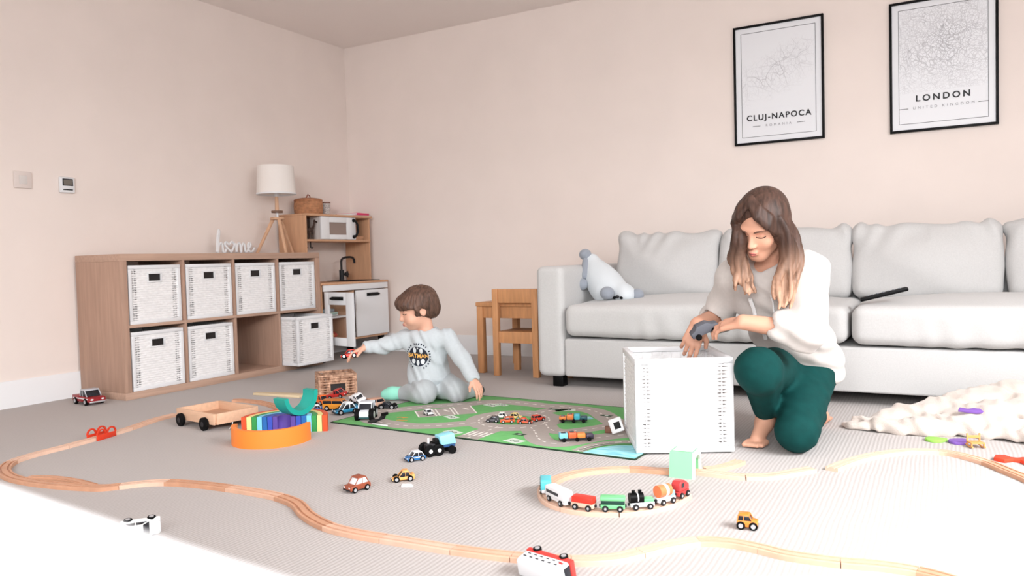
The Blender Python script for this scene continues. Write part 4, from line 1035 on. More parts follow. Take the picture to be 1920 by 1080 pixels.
S.rip.append(ripple(.0036, 62, -44, 58, .3, 25, 20, 18)); S.rip.append(ripple(.0018, 110, 60, 40, 1.3, 30, 35, 28))
top = S.build('pyjama_top', M_PYJ, .0042, boy, origin=org)
S = SDF()
S.ell(pel, (.096, .085, .082), TB, .03); S.chain([hpR, knR], [.070, .055], .025); S.chain([knR + (0, .005, 0), anR], [.052, .036], .025); S.chain([hpL, knL], [.070, .055], .025); S.chain([knL, anL], [.052, .038], .025)
S.cut((1.9, -1.7, .0052), (0, 0, -1)); S.cut(pel + UPV * .075, UPV)
S.rip.append(ripple(.0026, 75, 60, 40, .9, 25, 35, 20))
S.build('pyjama_trousers', mat('pyjama_grey_dark', (178, 184, 187), 0.95, noise=0.03, nscale=90, sheen=0.2), .0042, boy, origin=org)
S = SDF().chain([anR + (-.012, -.003, 0), (1.742, -1.735, .034), (1.712, -1.746, .029)], [.033, .031, .026], .02); S.cut((1.9, -1.7, .0052), (0, 0, -1)); o = S.build('sock', mat('sock_mint', (150, 222, 200), 0.9), .004, boy, origin=org); o['label'] = 'mint green sock'
S = SDF().chain([anL, (2.090, -1.50, .031), (2.085, -1.462, .027)], [.032, .030, .025], .02); S.cut((1.9, -1.7, .0052), (0, 0, -1)); o = S.build('sock', mat('sock_dark', (44, 60, 60), 0.9), .004, boy, origin=org); o['label'] = 'dark sock'
# short brown hair with a full fringe
S = SDF().at(Rb, Cb, BS)
S.ell((0, -.016, .030), (.087, .105, .090)); S.ell((0, -.068, -.02), (.072, .048, .056), k=.03)
for s in (-1, 1): S.ell((s * .066, .020, .012), (.026, .048, .034), k=.02)
S.ell((0, .068, .048), (.068, .040, .036), k=.03)
S.box((0, .118, -.056), (.10, .085, .074), .012, k=.010, sub=True)
for s in (-1, 1): S.ell((s * .090, -.004, -.020), (.026, .018, .027), k=.008, sub=True)
S.at()
def strands(P):
    q = (P - Cb) @ Rb; an = np.arctan2(q[:, 0], q[:, 1] + .03); return ((.0017 * np.sin(an * 9 + 5 * np.sin(q[:, 2] * 18)) * np.sin(q[:, 2] * 30 + an * 3)) + .0013 * np.sin(an * 41 + 3 * np.sin(q[:, 2] * 45)) + .0010 * np.sin(an * 83 + q[:, 2] * 70)).astype(np.float32)
S.rip.append(strands)
S.build('hair', hair_mat('hair_brown', (100, 74, 62), (86, 63, 52), .2, .6), .0034, boy, origin=org)
# printed chest emblem and lettering, wrapped onto the top
tv = [v.co + Vector(org) for v in top.data.vertices]
bvh = BVHTree.FromPolygons([tuple(v) for v in tv], [tuple(p.vertices) for p in top.data.polygons])
EC = Vector(che) + Vector(FV) * .3 - Vector(UPV) * .006 - Vector(LV) * .026
def wrap(me, off):
    for v in me.vertices:
        p = EC + Vector(LV) * v.co.x + Vector(UPV) * v.co.y
        h = bvh.ray_cast(p, -Vector(FV)); q = h[0] if h[0] is not None else p - Vector(FV) * .22
        v.co = q + Vector(FV) * off - Vector(org)
    me.update()
def disc(rx, ry, cx=0, cy=0, n=28, rings=5, cond=None):
    m = MB(); vs = [(cx, cy, 0)]; fs = []
    for i in range(1, rings + 1):
        for j in range(n): a = 2 * math.pi * j / n; vs.append((cx + rx * i / rings * math.cos(a), cy + ry * i / rings * math.sin(a), 0))
    for j in range(n): fs.append((0, 1 + j, 1 + (j + 1) % n))
    for i in range(rings - 1):
        for j in range(n): fs.append((1 + i * n + j, 1 + (i + 1) * n + j, 1 + (i + 1) * n + (j + 1) % n, 1 + i * n + (j + 1) % n))
    return m.add(vs, fs)
M_PRN = mat('print_navy', (34, 40, 56), 0.7); M_PRW = mat('print_pale', (214, 220, 222), 0.7); M_PRG = mat('print_gold', (236, 180, 96), 0.7)
me = disc(.051, .047).mesh('chest_emblem', M_PRN); wrap(me, .0016); link('chest_emblem', me, boy)
pm = MB()
for cx, cy, rx, ry in ((-.018, .028, .009, .014), (.018, .028, .009, .014), (-.024, -.024, .010, .012), (0, -.030, .008, .013), (.024, -.024, .010, .012), (0, .040, .005, .005)):
    d = disc(rx, ry, cx, cy, 14, 2); pm.add(d.v, d.f)
me = pm.mesh('emblem_notches', M_PRW); wrap(me, .0024); o = link('emblem_notches', me, boy); o['kind'] = 'stuff'
me = text_mesh('BATMAN', .0265, 0, 1.05, .0008); me.transform(Matrix.Translation((0, -.006, 0))); me.materials.clear(); me.materials.append(M_PRG)
bm = bmesh.new(); bm.from_mesh(me); bmesh.ops.triangulate(bm, faces=bm.faces); bmesh.ops.subdivide_edges(bm, edges=bm.edges, cuts=1); bm.to_mesh(me); bm.free()
wrap(me, .0034); link('emblem_lettering', me, boy)
rg = MB()
for k in range(26):
    a = math.radians(-60 + k * 300 / 25)
    if k in (8, 15): continue
    c, s_ = math.cos(a), math.sin(a); R0, R1, hw_ = .057, .065, .0038
    rg.add([(R0 * c - hw_ * s_ * -1, R0 * s_ - hw_ * c, 0), (R1 * c + hw_ * s_, R1 * s_ - hw_ * c, 0), (R1 * c - hw_ * s_ * .4, R1 * s_ + hw_ * c * .4, 0), (R0 * c - hw_ * s_ * .8, R0 * s_ + hw_ * c * .8, 0)], [(0, 1, 2, 3)])
me = rg.mesh('ring_lettering', M_PRN); wrap(me, .0018); o = link('ring_lettering', me, boy); o['kind'] = 'stuff'
# ================================================================= PLAY MAT with printed roads
MAT = thing('play_mat', 'green play mat printed with grey roads and a roundabout under the small cars', 'play mat', (1.831, -2.267, 0), math.atan2(-0.065, 1.4))
ML, MW = 1.402, 0.80
M_GREEN = mat('mat_green', (110, 182, 110), 0.95, noise=0.05, nscale=30, bump=0.1, bscale=500)
mb = MB().box2((0, 0, 0.0), (ML, MW, 0.0042), 0.001); mb.build('pile', M_GREEN, MAT)
ed = MB()
for a, b in (((-.003, -.003), (ML + .003, .002)), ((-.003, MW - .002), (ML + .003, MW + .003)), ((-.003, .002), (.002, MW - .002)), ((ML - .002, .002), (ML + .003, MW - .002))): ed.box2((a[0], a[1], 0), (b[0], b[1], 0.0046))
ed.build('edge_binding', mat('mat_edge', (38, 60, 44), 0.9), MAT, smooth=False)
def ribbon(pts, w, z, closed=False, th=.0003):
    P = catmull([(a, b, z) for a, b in pts], 8) if not closed else [Vector((a, b, z)) for a, b in pts]
    vs = []; fs = []; n = len(P)
    for i in range(n):
        a, b = (P[(i - 1) % n], P[(i + 1) % n]) if closed else (P[max(i - 1, 0)], P[min(i + 1, n - 1)])
        t = (b - a).normalized(); q = Vector((-t.y, t.x, 0)) * w / 2; vs += [P[i] + q, P[i] - q]
    for i in range(n if closed else n - 1):
        j = (i + 1) % n; fs.append((2 * i, 2 * i + 1, 2 * j + 1, 2 * j))
    return MB().add(vs, fs), P
def dashes(P, z, ln=.024, gap=.024, w=.0065):
    m = MB(); acc = 0; on = True; seg = []; last = None
    for i in range(len(P) - 1):
        a, b = P[i], P[i + 1]; L = (b - a).length; s = 0
        while s < L - 1e-9:
            need = (ln if on else gap) - acc; st = min(need, L - s)
            if on: p, q = a.lerp(b, s / L), a.lerp(b, (s + st) / L); seg.append((p, q))
            s += st; acc += st
            if acc >= (ln if on else gap) - 1e-9: acc = 0; on = not on
    for p, q in seg:
        t = (q - p)
        if t.length < 1e-6: continue
        t.normalize(); n_ = Vector((-t.y, t.x, 0)) * w / 2
        m.add([(p.x + n_.x, p.y + n_.y, z), (q.x + n_.x, q.y + n_.y, z), (q.x - n_.x, q.y - n_.y, z), (p.x - n_.x, p.y - n_.y, z)], [(0, 1, 2, 3)])
    return m
M_ROAD = mat('mat_road', (176, 167, 161), 0.95, noise=0.03, nscale=60); M_LINE = mat('mat_line', (238, 234, 228), 0.9)
roads = [[(0.03, 0.25), (0.11, 0.36), (0.19, 0.465), (0.30, 0.575), (0.36, 0.65), (0.45, 0.695), (0.566, 0.70), (0.669, 0.69), (0.771, 0.70), (0.883, 0.69), (0.966, 0.644), (1.05, 0.553), (1.17, 0.429), (1.39, 0.25)],
         [(0.03, 0.25), (0.08, 0.15), (0.17, 0.095), (0.27, 0.08), (0.38, 0.085), (0.466, 0.135), (0.551, 0.215), (0.60, 0.27)],
         [(0.712, 0.22), (0.712, 0.10), (0.711, 0.004)],
         [(0.84, 0.27), (0.90, 0.20), (0.96, 0.12), (1.02, 0.075), (1.08, 0.085), (1.13, 0.17), (1.20, 0.28), (1.39, 0.46)],
         [(0.84, 0.38), (0.93, 0.27), (1.00, 0.26), (1.06, 0.33), (1.12, 0.44)],
         [(0.72, 0.50), (0.74, 0.60), (0.78, 0.69)], [(1.18, 0.01), (1.20, 0.12), (1.27, 0.20), (1.39, 0.235)]]
rw = [.105, .105, .10, .10, .085, .09, .05]
for k, (pts, w) in enumerate(zip(roads, rw)):
    m, P = ribbon(pts, w, .0045 + k * .00003); m.build('road_print', M_ROAD, MAT, smooth=False)
    o = dashes(P, .0049).build('lane_marking', M_LINE, MAT, smooth=False); o['kind'] = 'stuff'
rc, ra, rb2 = (0.703, 0.360), 0.150, 0.150
circ = [(rc[0] + ra * math.cos(2 * math.pi * k / 48), rc[1] + rb2 * math.sin(2 * math.pi * k / 48)) for k in range(48)]
m, P = ribbon(circ, .115, .00475, True); m.build('roundabout_print', M_ROAD, MAT, smooth=False)
o = dashes(P + [P[0]], .0050).build('lane_marking', M_LINE, MAT, smooth=False); o['kind'] = 'stuff'
def poly(nm, pts, m, z=.00465, par=None):
    return MB().add([(a, b, z) for a, b in pts], [tuple(range(len(pts)))]).build(nm, m, par or MAT, smooth=False)
poly('car_park_print', [(0.184, 0.339), (0.341, 0.551), (0.474, 0.415), (0.293, 0.234)], M_ROAD)
pk = MB()
def bar(m, a, b, w, z=.0051):
    a, b = Vector((a[0], a[1], 0)), Vector((b[0], b[1], 0)); t = (b - a).normalized(); n_ = Vector((-t.y, t.x, 0)) * w / 2
    m.add([(p.x, p.y, z) for p in (a + n_, b + n_, b - n_, a - n_)], [(0, 1, 2, 3)])
for f0 in (0.0, .30, .36, .62, .68, 1.0):
    a = (0.184 + .157 * f0, 0.339 + .212 * f0); b = (0.293 + .181 * f0, 0.234 + .181 * f0); bar(pk, a, b, .007)
for f0 in (.5, .85):
    a = (0.184 + .157 * f0 + .03, 0.339 + .212 * f0 - .03); bar(pk, a, (a[0] + .045, a[1] - .02), .012)
o = pk.build('parking_lines', M_LINE, MAT, smooth=False); o['kind'] = 'stuff'
zb = MB()
for i in range(5): bar(zb, (0.667 + i * .022, 0.045), (0.667 + i * .022, 0.115), .011)
for x, y in ((0.388, 0.622), (0.40, 0.610)): bar(zb, (x, y), (x + .05, y + .02), .006)
o = zb.build('crossing_stripes', M_LINE, MAT, smooth=False); o['kind'] = 'stuff'
M_SIGN = mat('mat_sign', (214, 226, 214), 0.9); M_SGD = mat('mat_sign_dark', (60, 84, 66), 0.9)
for k, (x, y, w, h_, a) in enumerate(((0.43, 0.60, .075, .045, -.3), (0.42, 0.30, .075, .045, -.5), (0.60, 0.065, .08, .05, -.4), (0.90, 0.045, .075, .055, -.3), (0.80, 0.64, .09, .05, .5), (0.47, 0.63, .07, .03, -.4))):
    R = Matrix.Rotation(a, 4, 'Z'); c = Vector((x, y, 0))
    q = poly('sign_print', [tuple((c + R @ Vector(p))[:2]) for p in ((-w / 2, -h_ / 2, 0), (w / 2, -h_ / 2, 0), (w / 2, h_ / 2, 0), (-w / 2, h_ / 2, 0))], M_SIGN)
    b2 = MB()
    for p, r in (((-w * .18, 0), .009), ((w * .16, 0), .011)):
        pc = c + R @ Vector((p[0], p[1], 0)); d = MB().lathe([(r * .55, 0), (r, 0)], 12, (pc.x, pc.y, .0050)); b2.add(d.v, d.f)
    o = b2.build('sign_symbol', M_SGD, q, smooth=False); o['kind'] = 'stuff'
M_WATER = mat('mat_water', (176, 226, 234), 0.9, noise=0.10, nscale=14, col2=(120, 205, 220), stretch=(1, 4, 1))
arc = catmull([(1.205, 0.003, 0), (1.232, 0.09, 0), (1.285, 0.15, 0), (1.40, 0.185, 0)], 6)
poly('water_print', [tuple(p[:2]) for p in arc] + [(1.40, 0.003)], M_WATER, .00475)
for d in (.012, .03):
    m, _ = ribbon([(p.x - d * .8, p.y + d * .7) for p in arc[::3]], .005, .0051); m.build('bank_print', mat('mat_bank', (52, 84, 58), 0.9), MAT, smooth=False)
poly('pond_print', [(0.86, 0.43), (0.95, 0.46), (1.00, 0.52), (0.96, 0.56), (0.88, 0.52)], M_WATER)
M_COW = mat('mat_animal', (206, 158, 84), 0.9)
for k, (x, y) in enumerate(((0.225, 0.20), (0.262, 0.150))):
    poly('animal_print', [(x - .024, y - .006), (x - .02, y + .010), (x + .012, y + .012), (x + .02, y + .018), (x + .028, y + .008), (x + .018, y - .004), (x + .014, y - .014), (x + .008, y - .004), (x - .012, y - .004), (x - .016, y - .014)], M_COW, .0050)
for k, (x, y) in enumerate(((0.745, 0.63), (0.862, 0.145), (1.02, 0.60))):
    q = poly('building_print', [(x - .028, y - .012), (x + .022, y - .016), (x + .028, y + .012), (x - .022, y + .016)], M_SGD, .0050)
    poly('window_print', [(x - .008, y - .006), (x + .008, y - .006), (x + .008, y + .006), (x - .008, y + .006)], M_SIGN, .0052, q)

# ================================================================= WOODEN TRAIN TRACK
def track_mesh(P, joint=True, prof_h=.012, w=.040, peg=True):
    hw_ = w / 2; g = .0035
    pr = [(-hw_, 0), (-hw_, prof_h - .001), (-hw_ + .001, prof_h), (-.0135, prof_h), (-.0135, prof_h - g), (-.0075, prof_h - g), (-.0075, prof_h), (.0075, prof_h), (.0075, prof_h - g), (.0135, prof_h - g), (.0135, prof_h), (hw_ - .001, prof_h), (hw_, prof_h - .001), (hw_, 0)]
    m = MB(); vs = []; fs = []; n = len(pr)
    for i, p in enumerate(P):
        t = (P[min(i + 1, len(P) - 1)] - P[max(i - 1, 0)]); t.z = 0; t.normalize(); s = Vector((t.y, -t.x, 0))
        for u, z in pr: q = p + s * u; vs.append((q.x, q.y, p.z + z))
    for i in range(len(P) - 1):
        for j in range(n): fs.append((i * n + j, i * n + (j + 1) % n, (i + 1) * n + (j + 1) % n, (i + 1) * n + j))
    fs.append(tuple(range(n))); fs.append(tuple((len(P) - 1) * n + j for j in range(n))[::-1])
    return m.add(vs, fs)
def track_piece(P, label, m, group='wooden train track pieces', peg_end=False):
    P = [Vector(p) for p in P]
    # leave a hairline joint at both ends
    a = (P[1] - P[0]).normalized() * .0007; b = (P[-2] - P[-1]).normalized() * .0007; P[0] = P[0] + a; P[-1] = P[-1] + b
    c = (P[0] + P[-1]) / 2
    o = track_mesh([p - c for p in P]).build('track_piece', m, None, angle=40); o.location = c
    tag(o, label, 'track', group)
    e = P[-1] - c; t = (P[-1] - P[-2]).normalized()
    if peg_end:
        pg = MB().cyl((e.x + t.x * .014, e.y + t.y * .014, 0.001), (e.x + t.x * .014, e.y + t.y * .014, .011), .0062, n=14)
        pg.box((e.x + t.x * .006, e.y + t.y * .006, .006), (.014, .006, .010), rot=Matrix.Rotation(math.atan2(t.y, t.x), 3, 'Z')); pg.build('peg', M_BEECH3, o)
    return o
mainp = [(1.024, -2.429), (1.039, -2.551), (1.100, -2.715), (1.138, -2.87), (1.168, -3.03), (1.182, -3.15), (1.223, -3.256), (1.325, -3.333), (1.462, -3.371), (1.64, -3.364), (1.823, -3.321), (1.879, -3.277), (1.924, -3.226), (1.985, -3.187), (2.096, -3.160), (2.224, -3.147), (2.346, -3.143), (2.436, -3.148), (2.53, -3.174), (2.632, -3.235), (2.745, -3.278), (2.845, -3.288), (2.932, -3.284), (3.04, -3.277), (3.129, -3.271), (3.275, -3.25), (3.406, -3.213), (3.485, -3.165), (3.529, -3.106), (3.572, -3.040), (3.628, -2.982), (3.698, -2.959), (3.768, -2.966), (3.833, -2.980), (3.937, -2.974), (4.014, -2.957), (4.085, -2.957), (4.152, -2.98), (4.206, -3.023)]
N_ = 6
MP = catmull([(a, b, 0.0) for a, b in mainp], N_)
cuts = [(0, 2, 'curved wooden track piece ending beside the black wheels of the wooden cart', M_BEECH), (2, 4, 'wooden track piece passing between the red bridge rails', M_BEECH3), (4, 6, 'straight wooden track piece left of the red bridge rails', M_BEECH3),
        (6, 8, 'tightly curved wooden track piece at the far left edge of the picture', M_BEECH2), (8, 11, 'wooden track switch whose thin branch rejoins after the far left bend', M_BEECH2), (11, 13, 'short pale wooden track piece just right of the track switch', M_BEECH3),
        (13, 15, 'darker straight wooden track piece above the overturned white toy car', M_BEECH2), (15, 17, 'pale straight wooden track piece before the S bend in the middle', M_BEECH), (17, 20, 'S-shaped wooden track piece below the brown toy car', M_BEECH2),
        (20, 22, 'short wooden track piece just right of the S bend', M_BEECH), (22, 24, 'pale straight wooden track piece midway between the S bend and the toy bus', M_BEECH3), (24, 25, 'short wooden track piece just left of the toy bus', M_BEECH),
        (25, 26, 'wooden track piece right behind the overturned toy bus', M_BEECH), (26, 28, 'pale curved wooden track piece just right of the toy bus', M_BEECH3), (28, 30, 'palest curved wooden track piece left of the orange toy jeep', M_BEECH3),
        (30, 32, 'wooden track piece at the crest of the bend just below the orange toy jeep', M_BEECH), (32, 34, 'curved wooden track piece second from the right end of the front line', M_BEECH), (34, 36, 'wooden track piece last fully in view at the lower right', M_BEECH), (36, 38, 'wooden track piece leaving the picture at its bottom edge', M_BEECH2)]
tp = []
for a, b, lb, m in cuts: tp.append(track_piece([p.copy() for p in MP[a * N_: b * N_ + 1]], lb, m))
br = catmull([(1.500, -3.350, 0), (1.579, -3.318, 0), (1.690, -3.308, 0), (1.800, -3.315, 0)], 6); c = tp[4].location
track_mesh([p - c for p in br], w=.030, prof_h=.0118).build('switch_branch', M_BEECH2, tp[4], angle=40)
def line(pts, splits, labels, mats, last_peg=False):
    P = catmull([(a, b, 0.0) if len((a, b)) == 2 else a for a, b in pts], 6)
    for k in range(len(splits) - 1): track_piece([p.copy() for p in P[splits[k] * 6: splits[k + 1] * 6 + 1]], labels[k], mats[k], peg_end=last_peg and k == len(splits) - 2)
line([(0.985, -2.070), (1.024, -2.050), (1.153, -2.052), (1.29, -2.090), (1.40, -2.140)], [0, 4], ['curved wooden track piece lying behind the cart, left of the teal arch'], [M_BEECH2])
line([(3.442, -2.412), (3.400, -2.430), (3.336, -2.446), (3.260, -2.462), (3.164, -2.530), (3.110, -2.613), (3.099, -2.706), (3.121, -2.785), (3.172, -2.856), (3.237, -2.890), (3.305, -2.894), (3.382, -2.868), (3.443, -2.814), (3.484, -2.736), (3.498, -2.647)], [0, 3, 6, 9, 11, 14],
     ['straight wooden track piece entering the green tunnel from the left', 'curved wooden track piece at the back left of the train loop', 'curved wooden track piece under the teal and white train at the loop left end', 'curved wooden track piece under the green wagon at the front of the loop', 'curved wooden track piece under the black engine at the open end of the loop'],
     [M_BEECH2, M_BEECH, M_BEECH3, M_BEECH3, M_BEECH3])
line([(3.446, -2.410), (3.470, -2.405), (3.534, -2.408), (3.610, -2.404), (3.684, -2.36), (3.742, -2.285), (3.778, -2.240)], [0, 3, 6], ['wooden track piece with a peg hole leaving the green tunnel to the right', 'pale curved wooden track piece in front of the woman, right of the tunnel'], [M_BEECH3, M_BEECH3])
line([(3.480, -2.374), (3.512, -2.345), (3.540, -2.290), (3.556, -2.235)], [0, 3], ['short curved wooden track piece between the tunnel and the white box'], [M_BEECH])
line([(3.830, -2.215), (3.858, -2.135), (3.895, -2.055), (3.945, -1.975), (4.026, -1.893), (4.119, -1.860), (4.18, -1.880), (4.251, -1.948), (4.302, -2.032), (4.344, -2.101), (4.372, -2.16)], [0, 3, 5, 7, 10],
     ['wooden track ramp with a notched end in front of the blanket', 'pale curved wooden track piece nearest the green foam shape', 'curved wooden track piece below the toy rocking chair', 'darker curved wooden track piece at the right edge beside the red foam shape'], [M_BEECH3, M_BEECH3, M_BEECH, M_BEECH2])
o = MB().prism([(-.155, -.020), (-.155, .012), (-.04, .030), (.10, .042), (.155, .040), (.155, -.030), (.05, -.028)], 'z', 0, .012, .002).build('wooden_ramp', mat('ramp_wood', (222, 202, 168), 0.55, noise=.06)); o.location = (1.08, -1.850, 0.0); o.rotation_euler = (0, 0, math.radians(6)); tag(o, 'flat pale tapered wooden board lying behind the teal arch', 'board')

# red bridge rails
t = thing('bridge_rails', 'red plastic bridge rails with round arches standing over the track at the left', 'bridge', (1.136, -2.862, 0), math.atan2(-0.14, 0.035) + math.pi)
M_RED = mat('plastic_red', (216, 62, 36), 0.4)
for s in (-1, 1):
    b = MB().box((0, s * .0245, .011), (.10, .006, .022), .002)
    w_ = b.build('side_wall', M_RED, t)
    for cx in (-.026, .026):
        MB().halfring(.025, .019, .006, 18, M=Matrix.Translation((cx, s * .0245 - .003, .020))).build('arch', M_RED, w_)
MB().box((0, 0, .0135), (.030, .049, .002)).build('deck', M_RED, t)
# wooden cart
t = thing('wooden_cart', 'flat wooden cart tray with black wheels left of the rainbow arches', 'cart', (1.355, -2.468, 0), math.radians(-7.4))
a, b, z0, z1 = .1435, .102, .028, .072
MB().box2((-a, -b, z0), (a, b, z0 + .008)).build('base', mat('cart_ply', (196, 150, 120), 0.55, noise=.1, nscale=5, stretch=(1, 12, 1)), t)
for s in (-1, 1):
    MB().box2((-a, s * b - .006, z0 - .002), (a, s * b + .006, z1), .002).build('side_board', mat('cart_wood', (222, 182, 152), 0.5, noise=.07, nscale=6, stretch=(2, 10, 10)), t)
    MB().box2((s * a - .006, -b + .006, z0 - .002), (s * a + .006, b - .006, z1), .002).build('end_board', mat('cart_wood', (222, 182, 152), 0.5), t)
for sx in (-.095, .085):
    for sy in (-1, 1):
        y = sy * (b + .0075); w_ = MB().lathe([(0, -.008), (.020, -.008), (.028, -.006), (.028, .006), (.020, .008), (0, .008)], 24, M=Matrix.Translation((sx, y + sy * .008, .028)) @ Matrix.Rotation(math.pi / 2, 4, 'X')).build('wheel', M_RUBBER, t)
        MB().cyl((sx, y + sy * .010, .028), (sx, y + sy * .0175, .028), .011, n=14).build('hub', M_DARK, w_)
    MB().cyl((sx, -b - .012, .026), (sx, b + .012, .026), .003, n=8).build('axle', M_CHROME, t)
MB().tube([(a, -.02, .03), (a + .012, -.03, .012), (a + .020, -.05, .004)], .002, 6).build('pull_cord', M_WHITE, t)

# rainbow arches
def arch(R, th, h, col, nm, loc, rot, label, M=None):
    m = MB().halfring(R, R - th, h, 28)
    o = m.build('rainbow_arch', paint('arch_' + nm, col, .45), None, angle=40); o.location = loc; o.rotation_euler = rot
    tag(o, label, 'toy arch', 'wooden rainbow arches'); return o
fa = math.radians(29.3)
# arches lying on their side: local arch plane xz -> tipped flat on the carpet
def lying(R, th, h, col, nm, c, ang, label):
    m = MB().halfring(R, R - th, h, 28)
    Rm = Matrix.Rotation(ang, 4, 'Z') @ Matrix.Translation((0, 0, 0)) @ Matrix.Rotation(-math.pi / 2, 4, 'X')
    m.v = [tuple(Rm @ Vector(v)) for v in m.v]
    zz = min(v[2] for v in m.v); m.v = [(x, y, z - zz) for x, y, z in m.v]
    o = m.build('rainbow_arch', paint('arch_' + nm, col, .45), None, angle=40); o.location = (c[0], c[1], 0.0); tag(o, label, 'toy arch', 'wooden rainbow arches')
    return o
cols = [('red', (222, 84, 44), 'outermost red'), ('cream', (250, 226, 150), 'pale yellow'), ('green', (52, 150, 78), 'green'), ('sky', (128, 208, 236), 'light blue'), ('blue', (36, 104, 176), 'blue'), ('indigo', (58, 84, 190), 'indigo blue'), ('violet', (96, 74, 160), 'innermost violet')]
for k, (nm, cl, lb) in enumerate(cols):
    lying(.176 - k * .0215, .0195, .066, cl, nm, (1.775, -2.485), fa, lb + ' wooden arch lying nested behind the big orange arch')
lying(.152, .0175, .068, (250, 140, 54), 'orange', (1.832, -2.604), fa + math.pi, 'big orange wooden arch lying in front of the nested rainbow arches')
m = MB().halfring(.086, .066, .070, 28, math.pi, 2 * math.pi); m.v = [(x, y - .036, z) for x, y, z in m.v]
o = m.build('rainbow_arch', paint('arch_teal', (26, 164, 150), .45), None, angle=40); o.location = (1.800, -2.440, .0675 + .086); o.rotation_euler = (math.radians(0), math.radians(-6), math.radians(84)); tag(o, 'teal wooden arch standing upside down on the nested rainbow arches', 'toy arch', 'wooden rainbow arches')

# small brown basket
bs = make_basket(0.185, 0.195, 0.118, 'small open brown woven basket standing behind the heap of toy vehicles', 'woven_basket', M_BROWNWICK, .0125, .010, .012, True, None, 77, 1.0, True)
bs.location = (1.352, -1.709, 0); bs.rotation_euler = (0, 0, math.radians(-41))
# ================================================================= TOY VEHICLES
def rounded(prof): return prof
CARP = {
 'sedan': ([(-.5, .16), (-.5, .46), (-.44, .54), (.18, .54), (.44, .46), (.5, .36), (.5, .16)], [(-.40, .53), (-.27, .90), (.06, .90), (.24, .52)], [(-.29, .88), (-.26, 1.0), (.05, 1.0), (.09, .88)]),
 'suv': ([(-.5, .2), (-.5, .56), (-.46, .60), (.22, .60), (.46, .54), (.5, .44), (.5, .2)], [(-.46, .59), (-.42, .92), (.08, .92), (.24, .59)], [(-.45, .90), (-.42, 1.0), (.07, 1.0), (.11, .90)]),
 'pickup': ([(-.5, .2), (-.5, .60), (-.08, .60), (-.08, .50), (.05, .56), (.46, .52), (.5, .42), (.5, .2)], [(-.08, .56), (-.06, .92), (.16, .92), (.30, .54)], [(-.09, .90), (-.07, 1.0), (.15, 1.0), (.19, .90)]),
 'racer': ([(-.5, .18), (-.5, .62), (-.42, .64), (-.30, .50), (.22, .42), (.48, .30), (.5, .18)], [(-.34, .48), (-.22, .86), (.02, .86), (.20, .42)], [(-.25, .84), (-.21, 1.0), (.0, 1.0), (.04, .84)]),
 'van': ([(-.5, .16), (-.5, .62), (.40, .62), (.5, .52), (.5, .16)], [(-.49, .61), (-.49, .90), (.30, .90), (.44, .61)], [(-.5, .88), (-.49, 1.0), (.28, 1.0), (.33, .88)])}
def toy_car(label, loc, yaw, L, W, H, col, kind='sedan', roof=None, name='toy_car', group=None, rot=None, wr=None, wheelcol=None, hub=None, glass=None, stripe=None, z=0.0, lamp=True, bumper=None):
    body, cab, top = CARP[kind]
    t = thing(name, label, 'toy car' if 'car' in name else 'toy vehicle', (loc[0], loc[1], z), yaw, group, rot)
    bm_ = paint('car_%d_%d_%d' % tuple(col), col, .3); wr = wr or H * .23
    sc = lambda pr: [(x * L, zz * H) for x, zz in pr]
    bo = MB().prism(sc(body), 'y', -W / 2, W / 2, min(W, H) * .07, seg=2).build('body', bm_, t)
    MB().prism(sc(cab), 'y', -W * .43, W * .43, min(W, H) * .04).build('cabin_windows', glass or M_GLASSDK, t)
    rm = MB().prism(sc(top), 'y', -W * .42, W * .42, min(W, H) * .03)
    for x0, x1, zb in ((cab[0][0], cab[1][0], 0), (cab[2][0], cab[3][0], 0)):
        for s in (-1, 1):
            i = 0 if x0 == cab[0][0] else 1
            p, q = (cab[0], cab[1]) if i == 0 else (cab[3], cab[2])
            rm.tube([(p[0] * L, s * W * .425, p[1] * H), (q[0] * L, s * W * .415, q[1] * H + .06 * H)], H * .035, 6)
    mid = (cab[1][0] + cab[2][0]) / 2
    for s in (-1, 1): rm.tube([(mid * L, s * W * .428, cab[0][1] * H), (mid * L, s * W * .418, .93 * H)], H * .03, 6)
    rm.build('roof', paint('car_%d_%d_%d' % tuple(roof), roof, .3) if roof else bm_, t)
    for x in (-.30, .29):
        for s in (-1, 1):
            w_ = MB().lathe([(0, -wr * .38), (wr * .86, -wr * .38), (wr, -wr * .26), (wr, wr * .26), (wr * .86, wr * .38), (0, wr * .38)], 18, M=Matrix.Translation((x * L, s * (W / 2 - wr * .12), wr)) @ Matrix.Rotation(math.pi / 2, 4, 'X')).build('wheel', wheelcol or M_RUBBER, t)
            MB().cyl((x * L, s * (W / 2 + wr * .20), wr), (x * L, s * (W / 2 + wr * .32), wr), wr * .55, n=12).build('hub', hub or M_CHROME, w_)
    if lamp:
        for s in (-1, 1): MB().ball((L * .495, s * W * .32, H * .38), (L * .015, W * .10, H * .06)).build('headlamp', M_WHITE, t)
    MB().box((L * .495, 0, H * .22), (L * .03, W * .92, H * .10), H * .02).build('bumper', bumper or M_DARK, t)
    if stripe: 
        for s in (-1, 1): MB().box((0, s * W * .50, H * .42), (L * .86, W * .02, H * .07)).build('side_stripe', stripe, t)
    return t
D2R = math.radians
toy_car('dark red toy pickup with a silver nose beside the cube shelf end', (.285, -2.385), D2R(-6), .175, .085, .078, (150, 34, 40), 'pickup', name='toy_truck', stripe=M_WHITE, bumper=M_CHROME, roof=(190, 192, 198))
toy_car('reddish brown toy car with a white windscreen on the bare carpet', (2.59, -2.985), D2R(-104), .075, .040, .044, (152, 78, 54), 'sedan', glass=M_WHITE, wr=.009)
toy_car('yellow-orange toy car beside a small white block on the carpet', (2.655, -2.845), D2R(-136), .072, .034, .034, (244, 178, 104), 'racer', wr=.0095)
